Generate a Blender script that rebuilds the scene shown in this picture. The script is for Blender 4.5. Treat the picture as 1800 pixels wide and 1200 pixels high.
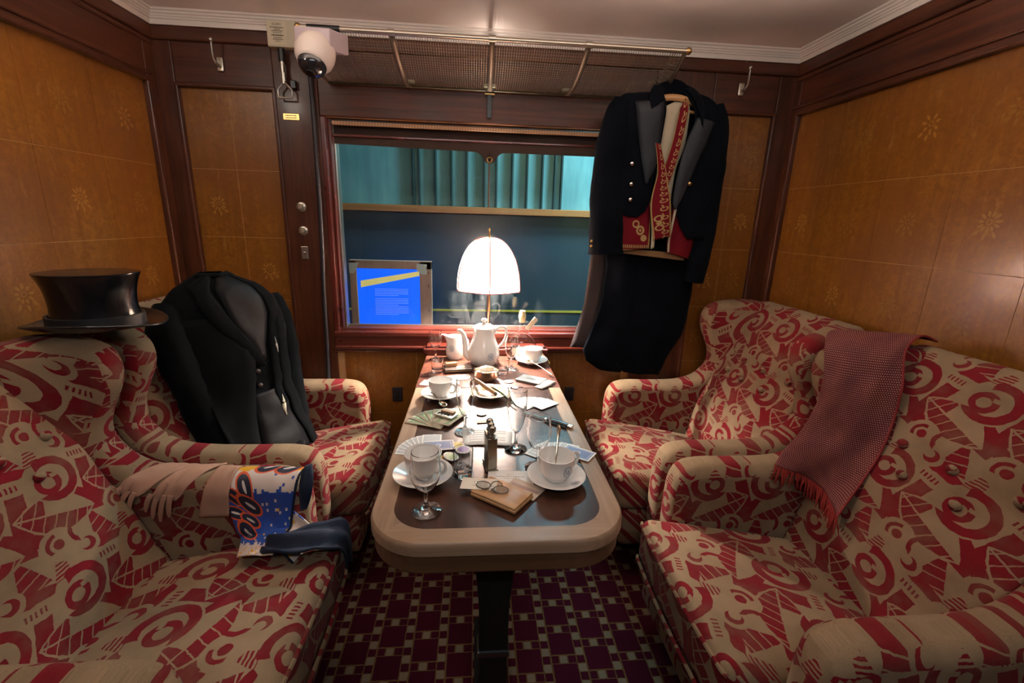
import bpy, bmesh, math, random
from mathutils import Vector, Matrix
from math import pi, sin, cos, tan, radians, sqrt, atan2

for _o in list(bpy.data.objects):
    bpy.data.objects.remove(_o)
SC = bpy.context.scene
COL = SC.collection
random.seed(7)

# ------------------------------------------------------------------ camera
cam_d = bpy.data.cameras.new('camera')
cam_d.sensor_width = 36.0
cam_d.lens = 16.0
cam_d.clip_start = 0.02
cam = bpy.data.objects.new('camera', cam_d)
COL.objects.link(cam)
_p, _yw, _ro = radians(14.85), radians(4.9), radians(1.72)
_f0 = Vector((sin(_yw), cos(_yw), 0)); _r0 = Vector((cos(_yw), -sin(_yw), 0)); _u0 = Vector((0, 0, 1))
_f = _f0 * cos(_p) - _u0 * sin(_p)
_u = _u0 * cos(_p) + _f0 * sin(_p)
_r = _r0 * cos(_ro) + _u * sin(_ro)
_u2 = _u * cos(_ro) - _r0 * sin(_ro)
cam.matrix_world = Matrix(((_r.x, _u2.x, -_f.x, 0), (_r.y, _u2.y, -_f.y, 0), (_r.z, _u2.z, -_f.z, 1.36), (0, 0, 0, 1)))
SC.camera = cam

# ------------------------------------------------------------------ world, lights, exposure
W = bpy.data.worlds.new('world'); SC.world = W; W.use_nodes = True
W.node_tree.nodes['Background'].inputs[0].default_value = (0.25, 0.32, 0.38, 1)
W.node_tree.nodes['Background'].inputs[1].default_value = 0.02
SC.view_settings.view_transform = 'Standard'
SC.view_settings.look = 'None'
SC.view_settings.gamma = 1.0
SC.view_settings.use_curve_mapping = False
SC.view_settings.exposure = 0.50

def lamp_light(name, kind, loc, energy, color, size=0.1, rot=None, size_y=None):
    d = bpy.data.lights.new(name, kind)
    d.energy = energy; d.color = color
    if kind == 'AREA':
        d.size = size
        if size_y:
            d.shape = 'RECTANGLE'; d.size_y = size_y
    else:
        d.shadow_soft_size = size
    o = bpy.data.objects.new(name, d); COL.objects.link(o)
    o.location = loc
    if rot: o.rotation_euler = rot
    return o

# compartment ceiling light, out of view above the left hand seats
lamp_light('ceiling_light', 'POINT', (-1.12, 1.10, 2.00), 3.0, (1.0, 0.88, 0.76), 0.05)
# warm wall light out of view on the right
lamp_light('right_wall_light', 'POINT', (1.35, 0.60, 2.00), 2.0, (1.0, 0.86, 0.70), 0.04)
# added upward fill light, unseen above the seats, brightens the ceiling
lamp_light('ceiling_fill_light', 'AREA', (0.07, 1.28, 1.96), 10.0, (1.0, 0.89, 0.80), 2.1, (radians(180), 0, 0), 0.3)
# added frontal fill, an unseen area strip behind the camera
lamp_light('front_fill_light', 'AREA', (0.07, -0.55, 2.080), 5.5, (0.93, 0.97, 1.0), 1.6, (radians(64), 0, 0), 0.04)
# hall lighting outside the window
lamp_light('hall_tube_light', 'AREA', (1.7, 2.70, 2.75), 120.0, (0.50, 0.92, 1.0), 0.9, (radians(38), radians(14), 0), 0.25)
lamp_light('hall_low_light', 'AREA', (0.50, 2.72, 2.05), 14.0, (0.42, 0.85, 1.0), 0.5, (radians(-45), 0, radians(8)), 0.2)
# ------------------------------------------------------------------ helpers: objects
def tag(o, label=None, cat=None, group=None, kind=None):
    if label: o['label'] = label
    if cat: o['category'] = cat
    if group: o['group'] = group
    if kind: o['kind'] = kind
    return o

def thing(name, label, cat, loc=(0, 0, 0), rz=0.0, group=None):
    o = bpy.data.objects.new(name, None); COL.objects.link(o)
    o.empty_display_size = 0.02
    o.location = loc; o.rotation_euler = (0, 0, rz)
    return tag(o, label, cat, group)

def copy_tree(o, parent=None):
    c = o.copy(); COL.objects.link(c)
    c.parent = parent
    for ch in o.children:
        copy_tree(ch, c)
    return c

class MB:
    """collects geometry, builds one mesh object"""
    def __init__(s):
        s.v = []; s.f = []; s.uv = []; s.m = []
    def add(s, verts, faces, uvs=None, mi=0):
        b = len(s.v)
        s.v += [tuple(p) for p in verts]
        for i, f in enumerate(faces):
            s.f.append([b + k for k in f]); s.m.append(mi)
            s.uv.append(uvs[i] if uvs else None)
        return s
    def box(s, a, b, mi=0):
        x0, y0, z0 = a; x1, y1, z1 = b
        v = [(x0, y0, z0), (x1, y0, z0), (x1, y1, z0), (x0, y1, z0), (x0, y0, z1), (x1, y0, z1), (x1, y1, z1), (x0, y1, z1)]
        return s.add(v, [(0, 3, 2, 1), (4, 5, 6, 7), (0, 1, 5, 4), (1, 2, 6, 5), (2, 3, 7, 6), (3, 0, 4, 7)], mi=mi)
    def lathe(s, prof, seg=32, c=(0, 0), closed=False, sx=1, sy=1, mi=0, facet=None):
        """prof: list of (r, z)"""
        v = []; f = []
        n = len(prof)
        for r, z in prof:
            for k in range(seg):
                a = 2 * pi * k / seg
                v.append((c[0] + r * sx * cos(a), c[1] + r * sy * sin(a), z))
        for i in range(n if closed else n - 1):
            j = (i + 1) % n
            for k in range(seg):
                k2 = (k + 1) % seg
                f.append((i * seg + k, i * seg + k2, j * seg + k2, j * seg + k))
        if not closed:
            if prof[0][0] > 1e-5: f.append(tuple(range(seg))[::-1])
            if prof[-1][0] > 1e-5: f.append(tuple((n - 1) * seg + k for k in range(seg)))
        return s.add(v, f, mi=mi)
    def tube(s, path, r, seg=10, cap=True, mi=0, flat=None):
        """path: list of points; r: number or list; flat=(axis,scale) squashes the section"""
        P = [Vector(p) for p in path]; n = len(P)
        R = r if isinstance(r, (list, tuple)) else [r] * n
        v = []; f = []
        prev = None
        for i in range(n):
            t = (P[min(i + 1, n - 1)] - P[max(i - 1, 0)]).normalized()
            if prev is None:
                ref = Vector((0, 0, 1)) if abs(t.z) < 0.9 else Vector((1, 0, 0))
                a = t.cross(ref).normalized()
            else:
                a = (prev - t * prev.dot(t)).normalized()
            prev = a
            b = t.cross(a)
            for k in range(seg):
                an = 2 * pi * k / seg
                o = a * cos(an) * R[i] + b * sin(an) * R[i]
                if flat:
                    ax = Vector(flat[0]); o = o - ax * o.dot(ax) * (1 - flat[1])
                v.append(P[i] + o)
        for i in range(n - 1):
            for k in range(seg):
                k2 = (k + 1) % seg
                f.append((i * seg + k, i * seg + k2, (i + 1) * seg + k2, (i + 1) * seg + k))
        if cap:
            f.append(tuple(range(seg))[::-1]); f.append(tuple((n - 1) * seg + k for k in range(seg)))
        return s.add(v, f, mi=mi)
    def grid(s, fn, nu, nv, uvfn=None, mi=0, close_u=False):
        v = []; f = []; uv = []
        for j in range(nv + 1):
            for i in range(nu + 1):
                v.append(fn(i / nu, j / nv))
        for j in range(nv):
            for i in range(nu):
                f.append((j * (nu + 1) + i, j * (nu + 1) + i + 1, (j + 1) * (nu + 1) + i + 1, (j + 1) * (nu + 1) + i))
                if uvfn:
                    uv.append([uvfn(i / nu, j / nv), uvfn((i + 1) / nu, j / nv), uvfn((i + 1) / nu, (j + 1) / nv), uvfn(i / nu, (j + 1) / nv)])
        return s.add(v, f, uv if uvfn else None, mi)
    def prism(s, poly, z0, z1, mi=0):
        n = len(poly)
        v = [(x, y, z0) for x, y in poly] + [(x, y, z1) for x, y in poly]
        f = [tuple(range(n))[::-1], tuple(range(n, 2 * n))]
        f += [(i, (i + 1) % n, n + (i + 1) % n, n + i) for i in range(n)]
        return s.add(v, f, mi=mi)
    def ball(s, c, r, seg=12, rings=8, sc=(1, 1, 1), mi=0):
        prof = []
        v = []; f = []
        for i in range(rings + 1):
            t = pi * i / rings
            for k in range(seg):
                a = 2 * pi * k / seg
                v.append((c[0] + r * sc[0] * sin(t) * cos(a), c[1] + r * sc[1] * sin(t) * sin(a), c[2] + r * sc[2] * cos(t)))
        for i in range(rings):
            for k in range(seg):
                k2 = (k + 1) % seg
                f.append((i * seg + k, (i + 1) * seg + k, (i + 1) * seg + k2, i * seg + k2))
        return s.add(v, f, mi=mi)
    def xf(s, M):
        s.v = [tuple(M @ Vector(p)) for p in s.v]; return s
    def build(s, name, mat, parent=None, smooth=True, solid=0.0, subsurf=0, bevel=0.0, uvproj=None, loc=None, rot=None, ang=40, merge=True):
        me = bpy.data.meshes.new(name)
        me.from_pydata(s.v, [], s.f)
        mats = mat if isinstance(mat, (list, tuple)) else [mat]
        for m in mats: me.materials.append(m)
        if len(mats) > 1:
            for p, mi in zip(me.polygons, s.m): p.material_index = mi
        if any(u is not None for u in s.uv) or uvproj:
            lay = me.uv_layers.new(name='UVMap')
            for p, u in zip(me.polygons, s.uv):
                n = p.normal
                for q, li in enumerate(p.loop_indices):
                    if uvproj:
                        lay.data[li].uv = uvproj(Vector(me.vertices[me.loops[li].vertex_index].co), n, p.center)
                    elif u is not None:
                        lay.data[li].uv = u[q]
        if merge:
            bm = bmesh.new(); bm.from_mesh(me)
            bmesh.ops.remove_doubles(bm, verts=bm.verts, dist=1e-5)
            bmesh.ops.recalc_face_normals(bm, faces=bm.faces)
            bm.to_mesh(me); bm.free()
        o = bpy.data.objects.new(name, me); COL.objects.link(o)
        if smooth:
            for p in me.polygons: p.use_smooth = True
            try: me.set_sharp_from_angle(angle=radians(ang))
            except Exception: pass
        if bevel:
            md = o.modifiers.new('bevel', 'BEVEL'); md.width = bevel; md.segments = 2; md.limit_method = 'ANGLE'; md.angle_limit = radians(50)
        if solid:
            md = o.modifiers.new('solid', 'SOLIDIFY'); md.thickness = solid; md.offset = 0
        if subsurf:
            md = o.modifiers.new('sub', 'SUBSURF'); md.levels = subsurf; md.render_levels = subsurf
        if parent: o.parent = parent
        if loc: o.location = loc
        if rot: o.rotation_euler = rot
        return o

def cr(pts, n=8, closed=False):
    """Catmull-Rom through points (any dimension)"""
    P = [Vector(p) for p in pts]; m = len(P); out = []
    rng = m if closed else m - 1
    for i in range(rng):
        if closed:
            a, b, c, d = P[(i - 1) % m], P[i], P[(i + 1) % m], P[(i + 2) % m]
        else:
            a, b, c, d = P[max(i - 1, 0)], P[i], P[i + 1], P[min(i + 2, m - 1)]
        for k in range(n):
            t = k / n
            out.append(0.5 * ((2 * b) + (c - a) * t + (2 * a - 5 * b + 4 * c - d) * t * t + (3 * b - a - 3 * c + d) * t ** 3))
    if not closed: out.append(P[-1])
    return out

def pillow(mb, prof, half, r, rings=6, mid=1, plane='xz', y0=0.0, mi=0):
    """closed 2D profile (a,b) swept along the third axis by +-half with rounded rims of radius r"""
    n = len(prof)
    P = [Vector((p[0], p[1])) for p in prof]
    area = sum(P[i].x * P[(i + 1) % n].y - P[(i + 1) % n].x * P[i].y for i in range(n))
    if area < 0: P = P[::-1]
    N = []
    for i in range(n):
        t = (P[(i + 1) % n] - P[i - 1]).normalized()
        N.append(Vector((-t.y, t.x)))            # inward for ccw
    st = []
    for k in range(rings + 1):
        th = pi / 2 * k / rings
        st.append((-half + r - r * cos(th), r * (1 - sin(th))))
    for k in range(1, mid):
        st.append((-half + r + (2 * half - 2 * r) * k / mid, 0.0))
    for k in range(rings, -1, -1):
        th = pi / 2 * k / rings
        st.append((half - r + r * cos(th), r * (1 - sin(th))))
    v = []; f = []
    for off, ins in st:
        Q = [P[i] + N[i] * ins for i in range(n)]
        for _ in range(6):                       # untangle edges that the inset has turned round
            for i in range(n):
                j = (i + 1) % n
                if (Q[j] - Q[i]).dot(P[j] - P[i]) < 0:
                    mdl = (Q[i] + Q[j]) / 2; Q[i] = mdl.copy(); Q[j] = mdl.copy()
        for i in range(n):
            q = Q[i]
            v.append((q.x, y0 + off, q.y) if plane == 'xz' else ((q.x, q.y, y0 + off) if plane == 'xy' else (y0 + off, q.x, q.y)))
    ns = len(st)
    for s in range(ns - 1):
        for i in range(n):
            j = (i + 1) % n
            f.append((s * n + i, s * n + j, (s + 1) * n + j, (s + 1) * n + i))
    from mathutils.geometry import tessellate_polygon
    for base, rev in ((0, True), ((ns - 1) * n, False)):
        ring = [Vector(v[base + i]) for i in range(n)]
        for t in tessellate_polygon([ring]):
            f.append(tuple(base + k for k in (t[::-1] if rev else t)))
    mb.add(v, f, mi=mi)
    return mb

def rbox(mb, c, h, r, n=5, k=3, fn=None, mi=0):
    """rounded box: centre c, half sizes h, radius r; n subdivisions of flats, k of roundings; fn deforms"""
    def axis(hh):
        core = hh - r
        a = [-core - r * (1 - i / k) for i in range(k)] + [-core + 2 * core * i / n for i in range(n + 1)] + [core + r * (i + 1) / k for i in range(k)]
        return a
    A = [axis(h[0]), axis(h[1]), axis(h[2])]
    def mp(p):
        q = []
        d = []
        for i in range(3):
            co = h[i] - r
            cl = max(-co, min(co, p[i])); q.append(cl); d.append(p[i] - cl)
        m = max(abs(x) for x in d)
        L = sqrt(sum(x * x for x in d))
        if L > 1e-9:
            s = m / L
            d = [x * s for x in d]
        p2 = [q[i] + d[i] for i in range(3)]
        if fn: p2 = fn(p2)
        return (c[0] + p2[0], c[1] + p2[1], c[2] + p2[2])
    for ax in range(3):
        u, w = (ax + 1) % 3, (ax + 2) % 3
        for sg in (-1, 1):
            v = []; f = []
            nu, nw = len(A[u]), len(A[w])
            for j in range(nw):
                for i in range(nu):
                    p = [0, 0, 0]; p[ax] = sg * h[ax]; p[u] = A[u][i]; p[w] = A[w][j]
                    v.append(mp(p))
            for j in range(nw - 1):
                for i in range(nu - 1):
                    q = (j * nu + i, j * nu + i + 1, (j + 1) * nu + i + 1, (j + 1) * nu + i)
                    f.append(q if sg > 0 else q[::-1])
            mb.add(v, f, mi=mi)
    return mb

def text_mesh(body, size, mb, M, mi=0, depth=0.0):
    """adds flat lettering (built-in font) to mb, M places the text plane (x right, y up)"""
    cu = bpy.data.curves.new('txt', 'FONT'); cu.body = body; cu.size = size; cu.align_x = 'CENTER'; cu.resolution_u = 2
    o = bpy.data.objects.new('txt', cu); COL.objects.link(o)
    bpy.context.view_layer.update()
    dg = bpy.context.evaluated_depsgraph_get()
    me = o.evaluated_get(dg).to_mesh()
    mb.add([M @ v.co for v in me.vertices], [tuple(p.vertices) for p in me.polygons], mi=mi)
    o.evaluated_get(dg).to_mesh_clear()
    bpy.data.objects.remove(o); bpy.data.curves.remove(cu)
    return mb

def hsh(i, j=0):
    x = sin(i * 127.1 + j * 311.7) * 43758.5453
    return x - math.floor(x)

def vnoise(x, y):
    xi, yi = math.floor(x), math.floor(y); fx, fy = x - xi, y - yi
    fx = fx * fx * (3 - 2 * fx); fy = fy * fy * (3 - 2 * fy)
    a = hsh(xi, yi) * (1 - fx) + hsh(xi + 1, yi) * fx
    b = hsh(xi, yi + 1) * (1 - fx) + hsh(xi + 1, yi + 1) * fx
    return (a * (1 - fy) + b * fy) * 2 - 1

# ------------------------------------------------------------------ helpers: node expressions
class E:
    def __init__(s, nt, k): s.nt = nt; s.k = k
    def __add__(a, b): return fm('ADD', a, b)
    def __radd__(a, b): return fm('ADD', b, a)
    def __sub__(a, b): return fm('SUBTRACT', a, b)
    def __rsub__(a, b): return fm('SUBTRACT', b, a)
    def __mul__(a, b): return fm('MULTIPLY', a, b)
    def __rmul__(a, b): return fm('MULTIPLY', b, a)
    def __truediv__(a, b): return fm('DIVIDE', a, b)
    def __rtruediv__(a, b): return fm('DIVIDE', b, a)
    def __neg__(a): return fm('MULTIPLY', a, -1.0)
    def __lt__(a, b): return fm('LESS_THAN', a, b)
    def __gt__(a, b): return fm('GREATER_THAN', a, b)
    def __and__(a, b): return fm('MINIMUM', a, b)
    def __or__(a, b): return fm('MAXIMUM', a, b)
    def __invert__(a): return fm('SUBTRACT', 1.0, a)

def fm(op, *args):
    nt = next(a.nt for a in args if isinstance(a, E))
    n = nt.nodes.new('ShaderNodeMath'); n.operation = op
    for i, a in enumerate(args):
        if isinstance(a, E): nt.links.new(a.k, n.inputs[i])
        else: n.inputs[i].default_value = float(a)
    return E(nt, n.outputs[0])
def e_abs(a): return fm('ABSOLUTE', a)
def e_floor(a): return fm('FLOOR', a)
def e_frac(a): return fm('FRACT', a)
def e_sqrt(a): return fm('SQRT', a)
def e_sin(a): return fm('SINE', a)
def e_atan2(a, b): return fm('ARCTAN2', a, b)
def e_len(a, b): return e_sqrt(a * a + b * b)
def e_min(a, b): return fm('MINIMUM', a, b)
def e_max(a, b): return fm('MAXIMUM', a, b)
def e_clamp(a):
    n = a.nt.nodes.new('ShaderNodeClamp'); a.nt.links.new(a.k, n.inputs[0]); return E(a.nt, n.outputs[0])

class Mat:
    def __init__(s, name, base=(0.5, 0.5, 0.5), rough=0.5, metal=0.0, spec=0.5, coat=0.0, sheen=0.0, emis=None, estr=0.0):
        s.m = bpy.data.materials.new(name); s.m.use_nodes = True
        s.nt = s.m.node_tree; s.p = s.nt.nodes['Principled BSDF']; s.out = s.nt.nodes['Material Output']
        s.set('Base Color', (*base, 1)); s.set('Roughness', rough); s.set('Metallic', metal); s.set('Specular IOR Level', spec)
        s.set('Coat Weight', coat); s.set('Coat Roughness', 0.12); s.set('Sheen Weight', sheen)
        if emis: s.set('Emission Color', (*emis, 1)); s.set('Emission Strength', estr)
        s.m.diffuse_color = (*base, 1)
    def set(s, k, v):
        i = s.p.inputs[k]
        if isinstance(v, E): s.nt.links.new(v.k, i)
        elif hasattr(v, 'is_output'): s.nt.links.new(v, i)
        else: i.default_value = v
    def uv(s):
        n = s.nt.nodes.new('ShaderNodeUVMap'); n.uv_map = 'UVMap'
        q = s.nt.nodes.new('ShaderNodeSeparateXYZ'); s.nt.links.new(n.outputs[0], q.inputs[0])
        return E(s.nt, q.outputs[0]), E(s.nt, q.outputs[1])
    def obj(s):
        n = s.nt.nodes.new('ShaderNodeTexCoord')
        q = s.nt.nodes.new('ShaderNodeSeparateXYZ'); s.nt.links.new(n.outputs['Object'], q.inputs[0])
        s.objvec = n.outputs['Object']
        return E(s.nt, q.outputs[0]), E(s.nt, q.outputs[1]), E(s.nt, q.outputs[2])
    def geo(s):
        n = s.nt.nodes.new('ShaderNodeNewGeometry'); s.pos = n.outputs['Position']
        q = s.nt.nodes.new('ShaderNodeSeparateXYZ'); s.nt.links.new(n.outputs['Position'], q.inputs[0])
        return E(s.nt, q.outputs[0]), E(s.nt, q.outputs[1]), E(s.nt, q.outputs[2])
    def vec(s, x, y, z=0.0):
        n = s.nt.nodes.new('ShaderNodeCombineXYZ')
        for i, a in enumerate((x, y, z)):
            if isinstance(a, E): s.nt.links.new(a.k, n.inputs[i])
            else: n.inputs[i].default_value = a
        return n.outputs[0]
    def noise(s, vec=None, scale=5.0, detail=3.0, rough=0.55, dist=0.0):
        n = s.nt.nodes.new('ShaderNodeTexNoise')
        n.inputs['Scale'].default_value = scale; n.inputs['Detail'].default_value = detail
        n.inputs['Roughness'].default_value = rough; n.inputs['Distortion'].default_value = dist
        if vec is None:
            t = s.nt.nodes.new('ShaderNodeTexCoord'); vec = t.outputs['Object']
        s.nt.links.new(vec, n.inputs['Vector'])
        return E(s.nt, n.outputs[0])
    def mix(s, f, a, b, blend='MIX'):
        n = s.nt.nodes.new('ShaderNodeMix'); n.data_type = 'RGBA'; n.blend_type = blend
        if isinstance(f, E): s.nt.links.new(f.k, n.inputs[0])
        else: n.inputs[0].default_value = f
        for i, c in ((6, a), (7, b)):
            if isinstance(c, tuple): n.inputs[i].default_value = (*c[:3], 1)
            else: s.nt.links.new(c, n.inputs[i])
        return n.outputs[2]
    def ramp(s, f, lo, hi, a=0.0, b=1.0):
        n = s.nt.nodes.new('ShaderNodeMapRange'); s.nt.links.new(f.k, n.inputs[0])
        n.inputs[1].default_value = lo; n.inputs[2].default_value = hi; n.inputs[3].default_value = a; n.inputs[4].default_value = b
        return E(s.nt, n.outputs[0])
    def bump(s, h, strength=0.3, dist=0.002):
        n = s.nt.nodes.new('ShaderNodeBump'); n.inputs['Strength'].default_value = strength; n.inputs['Distance'].default_value = dist
        s.nt.links.new(h.k, n.inputs['Height']); s.set('Normal', n.outputs[0])

def simple(name, base, rough=0.5, metal=0.0, **k):
    return Mat(name, base, rough, metal, **k).m

def wood(name, dark, light, rough=0.35, coat=0.3, axis='x', scale=1.0, spec=0.5):
    m = Mat(name, light, rough, spec=spec, coat=coat)
    x, y, z = m.obj()
    s = {'x': (1.2, 22, 22), 'y': (22, 1.2, 22), 'z': (22, 22, 1.2)}[axis]
    n = m.noise(m.vec(x * (s[0] * scale), y * (s[1] * scale), z * (s[2] * scale)), 1.6, 5, 0.65, 0.6)
    n2 = m.noise(m.vec(x, y, z), 5.0, 3)
    f = m.ramp(n * 0.75 + n2 * 0.25, 0.32, 0.66)
    m.set('Base Color', m.mix(f, dark, light))
    m.set('Roughness', m.ramp(n2, 0.3, 0.7, rough * 0.8, rough * 1.25))
    m.bump(n, 0.08, 0.001)
    return m.m
# ------------------------------------------------------------------ materials
MAHOG = {a: wood('mahogany_' + a, (0.030, 0.0080, 0.0038), (0.100, 0.0290, 0.0115), 0.40, 0.08, a, 1.0, 0.32) for a in 'xyz'}
REDMAHOG = {a: wood('red_mahogany_' + a, (0.050, 0.0075, 0.0045), (0.105, 0.017, 0.009), 0.32, 0.25, a) for a in 'xyz'}
TRIMWOOD = {a: wood('walnut_edge_' + a, (0.24, 0.145, 0.085), (0.42, 0.28, 0.18), 0.36, 0.2, a) for a in 'xy'}
TOPWOOD = wood('dark_table_top', (0.030, 0.011, 0.006), (0.085, 0.033, 0.018), 0.30, 0.25, 'y')
LEAFWOOD = wood('red_brown_leaf', (0.075, 0.024, 0.014), (0.16, 0.055, 0.032), 0.32, 0.25, 'x')
BLACKWOOD = wood('black_iron_paint', (0.004, 0.004, 0.005), (0.010, 0.010, 0.011), 0.45, 0.0, 'z')

def m_panel():
    m = Mat('amber_veneer', (0.3, 0.12, 0.02), 0.30, coat=0.2)
    x, y, z = m.geo()
    big = m.noise(m.vec(x, y, z), 3.0, 4, 0.6)
    burl = m.noise(m.vec(x, y, z), 34.0, 5, 0.7, 1.4)
    grain = m.noise(m.vec(x * 26.0, y * 26.0, z * 2.0), 1.4, 4, 0.6, 0.4)
    wear = m.noise(m.vec(x * 14.0, y * 14.0, z * 5.0), 1.6, 6, 0.72)
    c = m.mix(m.ramp(burl, 0.32, 0.68), (0.175, 0.060, 0.006), (0.31, 0.124, 0.014))
    c = m.mix(m.ramp(grain, 0.42, 0.62, 0.0, 0.55), c, (0.17, 0.056, 0.007))
    c = m.mix(m.ramp(big, 0.42, 0.60, 0.0, 0.6), c, (0.17, 0.057, 0.008))
    c = m.mix(m.ramp(wear, 0.60, 0.70, 0.0, 0.34), c, (0.46, 0.23, 0.08))
    m.set('Base Color', c)
    m.set('Roughness', m.ramp(burl, 0.3, 0.7, 0.28, 0.42))
    m.bump(big, 0.05, 0.002)
    return m.m
PANEL = m_panel()
INLAY = simple('faded_gold_inlay', (0.34, 0.155, 0.03), 0.3, coat=0.3)
INLAY2 = simple('dull_olive_inlay', (0.25, 0.115, 0.02), 0.32, coat=0.3)
SEAMBACK = simple('pale_glue_line', (0.46, 0.26, 0.11), 0.6)
IVORY = Mat('ivory_gloss_paint', (0.70, 0.60, 0.52), 0.35)
IVORY = IVORY.m
def m_ceil():
    m = Mat('pinkish_ceiling_paint', (0.50, 0.37, 0.30), 0.45)
    x, y, z = m.geo()
    n = m.noise(m.vec(x, y, z), 2.2, 4)
    m.set('Base Color', m.mix(m.ramp(n, 0.3, 0.7), (0.74, 0.63, 0.56), (0.82, 0.71, 0.64)))
    return m.m
CEIL = m_ceil()

def m_moquette():
    m = Mat('deco_moquette', (0.4, 0.3, 0.2), 0.95, spec=0.08, sheen=0.04)
    u0, v0 = m.uv()
    uvv = m.vec(u0, v0)
    wob = m.noise(uvv, 55.0, 2)
    wob2 = m.noise(m.vec(v0 + 3.1, u0), 55.0, 2)
    u = u0 + (wob - 0.5) * 0.006
    v = v0 + (wob2 - 0.5) * 0.006
    P, Q = 0.20, 0.29
    def loc(uc, vc, rot=0.0):
        dv = (v - vc) / Q
        row = e_floor(dv + 0.5)
        lv = (dv - row) * Q
        du = (u - uc) / P - row * 0.5
        lu = (du - e_floor(du + 0.5)) * P
        if rot:
            c, s = cos(rot), sin(rot)
            return lu * c + lv * s, lv * c - lu * s
        return lu, lv
    def lens(L, Wd, uc, vc, rot):
        x, y = loc(uc, vc, rot)
        t = x / L
        w = (1.0 - t * t) * Wd
        return x, y, (e_abs(y) < w) & (e_abs(x) < L)
    # red ground with beige islands
    x, y = loc(-0.085, -0.06, 0.35)
    red = (e_abs(x) < 0.020) & (e_abs(y) < 0.085)                 # branch
    x, y = loc(-0.055, -0.085, -0.85)
    red = red | ((e_abs(x) < 0.017) & (e_abs(y) < 0.06))
    # striped wedge
    x, y = loc(-0.03, -0.165)
    wd = (0.05 - y) * 0.36
    wedge = (e_abs(x) < wd) & (e_abs(y) < 0.052)
    bars = e_frac((y + x * 0.25) / 0.026) < 0.14
    red = (red & ~wedge) | (wedge & ~bars)
    # half leaf with cross lines
    x, y, ins = lens(0.094, 0.05, 0.035, -0.085, 0.42)
    ln = (e_frac((x + y * 0.3) / 0.027) < 0.12) | (e_abs(y) < 0.0025)
    fill = ((y < 0.0) | (x > 0.03)) & ~ln
    big = (e_abs(y) < (1.0 - (x / 0.1) * (x / 0.1)) * 0.057) & (e_abs(x) < 0.1)
    red = (red & ~big) | (ins & fill)
    # plain lens and ticked lens
    x, y, ins = lens(0.062, 0.0155, 0.075, 0.062, 0.22)
    red = red | ins
    x, y, ins = lens(0.07, 0.021, 0.082, 0.030, 0.22)
    ticks = (e_frac(x / 0.0105) < 0.45) & (e_abs(x - 0.012) < 0.027) & (e_abs(y) < 0.0075)
    red = (red & ~ins) | ticks
    # scroll: open ring around a small ring
    x, y = loc(0.0, 0.0)
    r = e_len(x, y)
    ang = e_atan2(y, x)
    xo = x + 0.010
    ro = e_len(xo, y - 0.002)
    arc = (ro < 0.064) & (ro > 0.041) & ((x < 0.012) | (y < -0.03))
    disc = ro < 0.069
    rin = e_len(x - 0.006, y + 0.004)
    ring = (rin < 0.033) & (rin > 0.0165) & ~((x < -0.008) & (y > 0.004) & (y < 0.016))
    red = (red & ~disc) | arc | ring
    # ladder of ticks above the scroll
    x, y = loc(0.004, 0.083)
    red = red | ((e_abs(x + y * 0.3) < (0.016 - y * 0.25)) & (e_abs(y) < 0.026) & (e_frac(y / 0.0095) < 0.5))
    # eye
    x, y = loc(0.078, -0.155 + 0.29 * 0.0)
    r = e_len(x, y)
    ebig = r < 0.044
    eye = (r < 0.013) | ((r > 0.021) & (r < 0.031) & (x > -0.004) & (y > -0.012))
    red = (red & ~ebig) | eye
    x, y = loc(-0.078, 0.088)
    r = e_len(x, y)
    r2 = e_len(x - 0.007, y - 0.005)
    red = (red & ~(r < 0.031)) | ((r < 0.019) & (r2 > 0.013))
    x, y = loc(0.034, -0.155)
    r = e_len(x + 0.02, y)
    red = red | ((r < 0.034) & (r > 0.022) & (x > -0.002))
    # colour, wear, dirt
    pile = m.noise(uvv, 900.0, 1)
    wear = m.noise(uvv, 9.0, 4, 0.6)
    dirt = m.noise(uvv, 4.0, 4, 0.6)
    beige = m.mix(m.ramp(dirt, 0.35, 0.7), (0.36, 0.255, 0.155), (0.21, 0.148, 0.085))
    crim = m.mix(m.ramp(wear, 0.35, 0.7), (0.215, 0.012, 0.019), (0.14, 0.010, 0.015))
    keep = m.ramp(wear * 0.7 + pile * 0.3, 0.48, 0.68, 1.0, 0.62)
    c = m.mix(red * keep, beige, crim)
    c = m.mix(m.ramp(pile, 0.3, 0.7, 0.0, 0.35), c, (0.05, 0.02, 0.015), 'MULTIPLY')
    m.set('Base Color', c)
    m.bump(pile + red * 1.5, 0.30, 0.0012)
    return m.m
MOQ = m_moquette()

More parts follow.
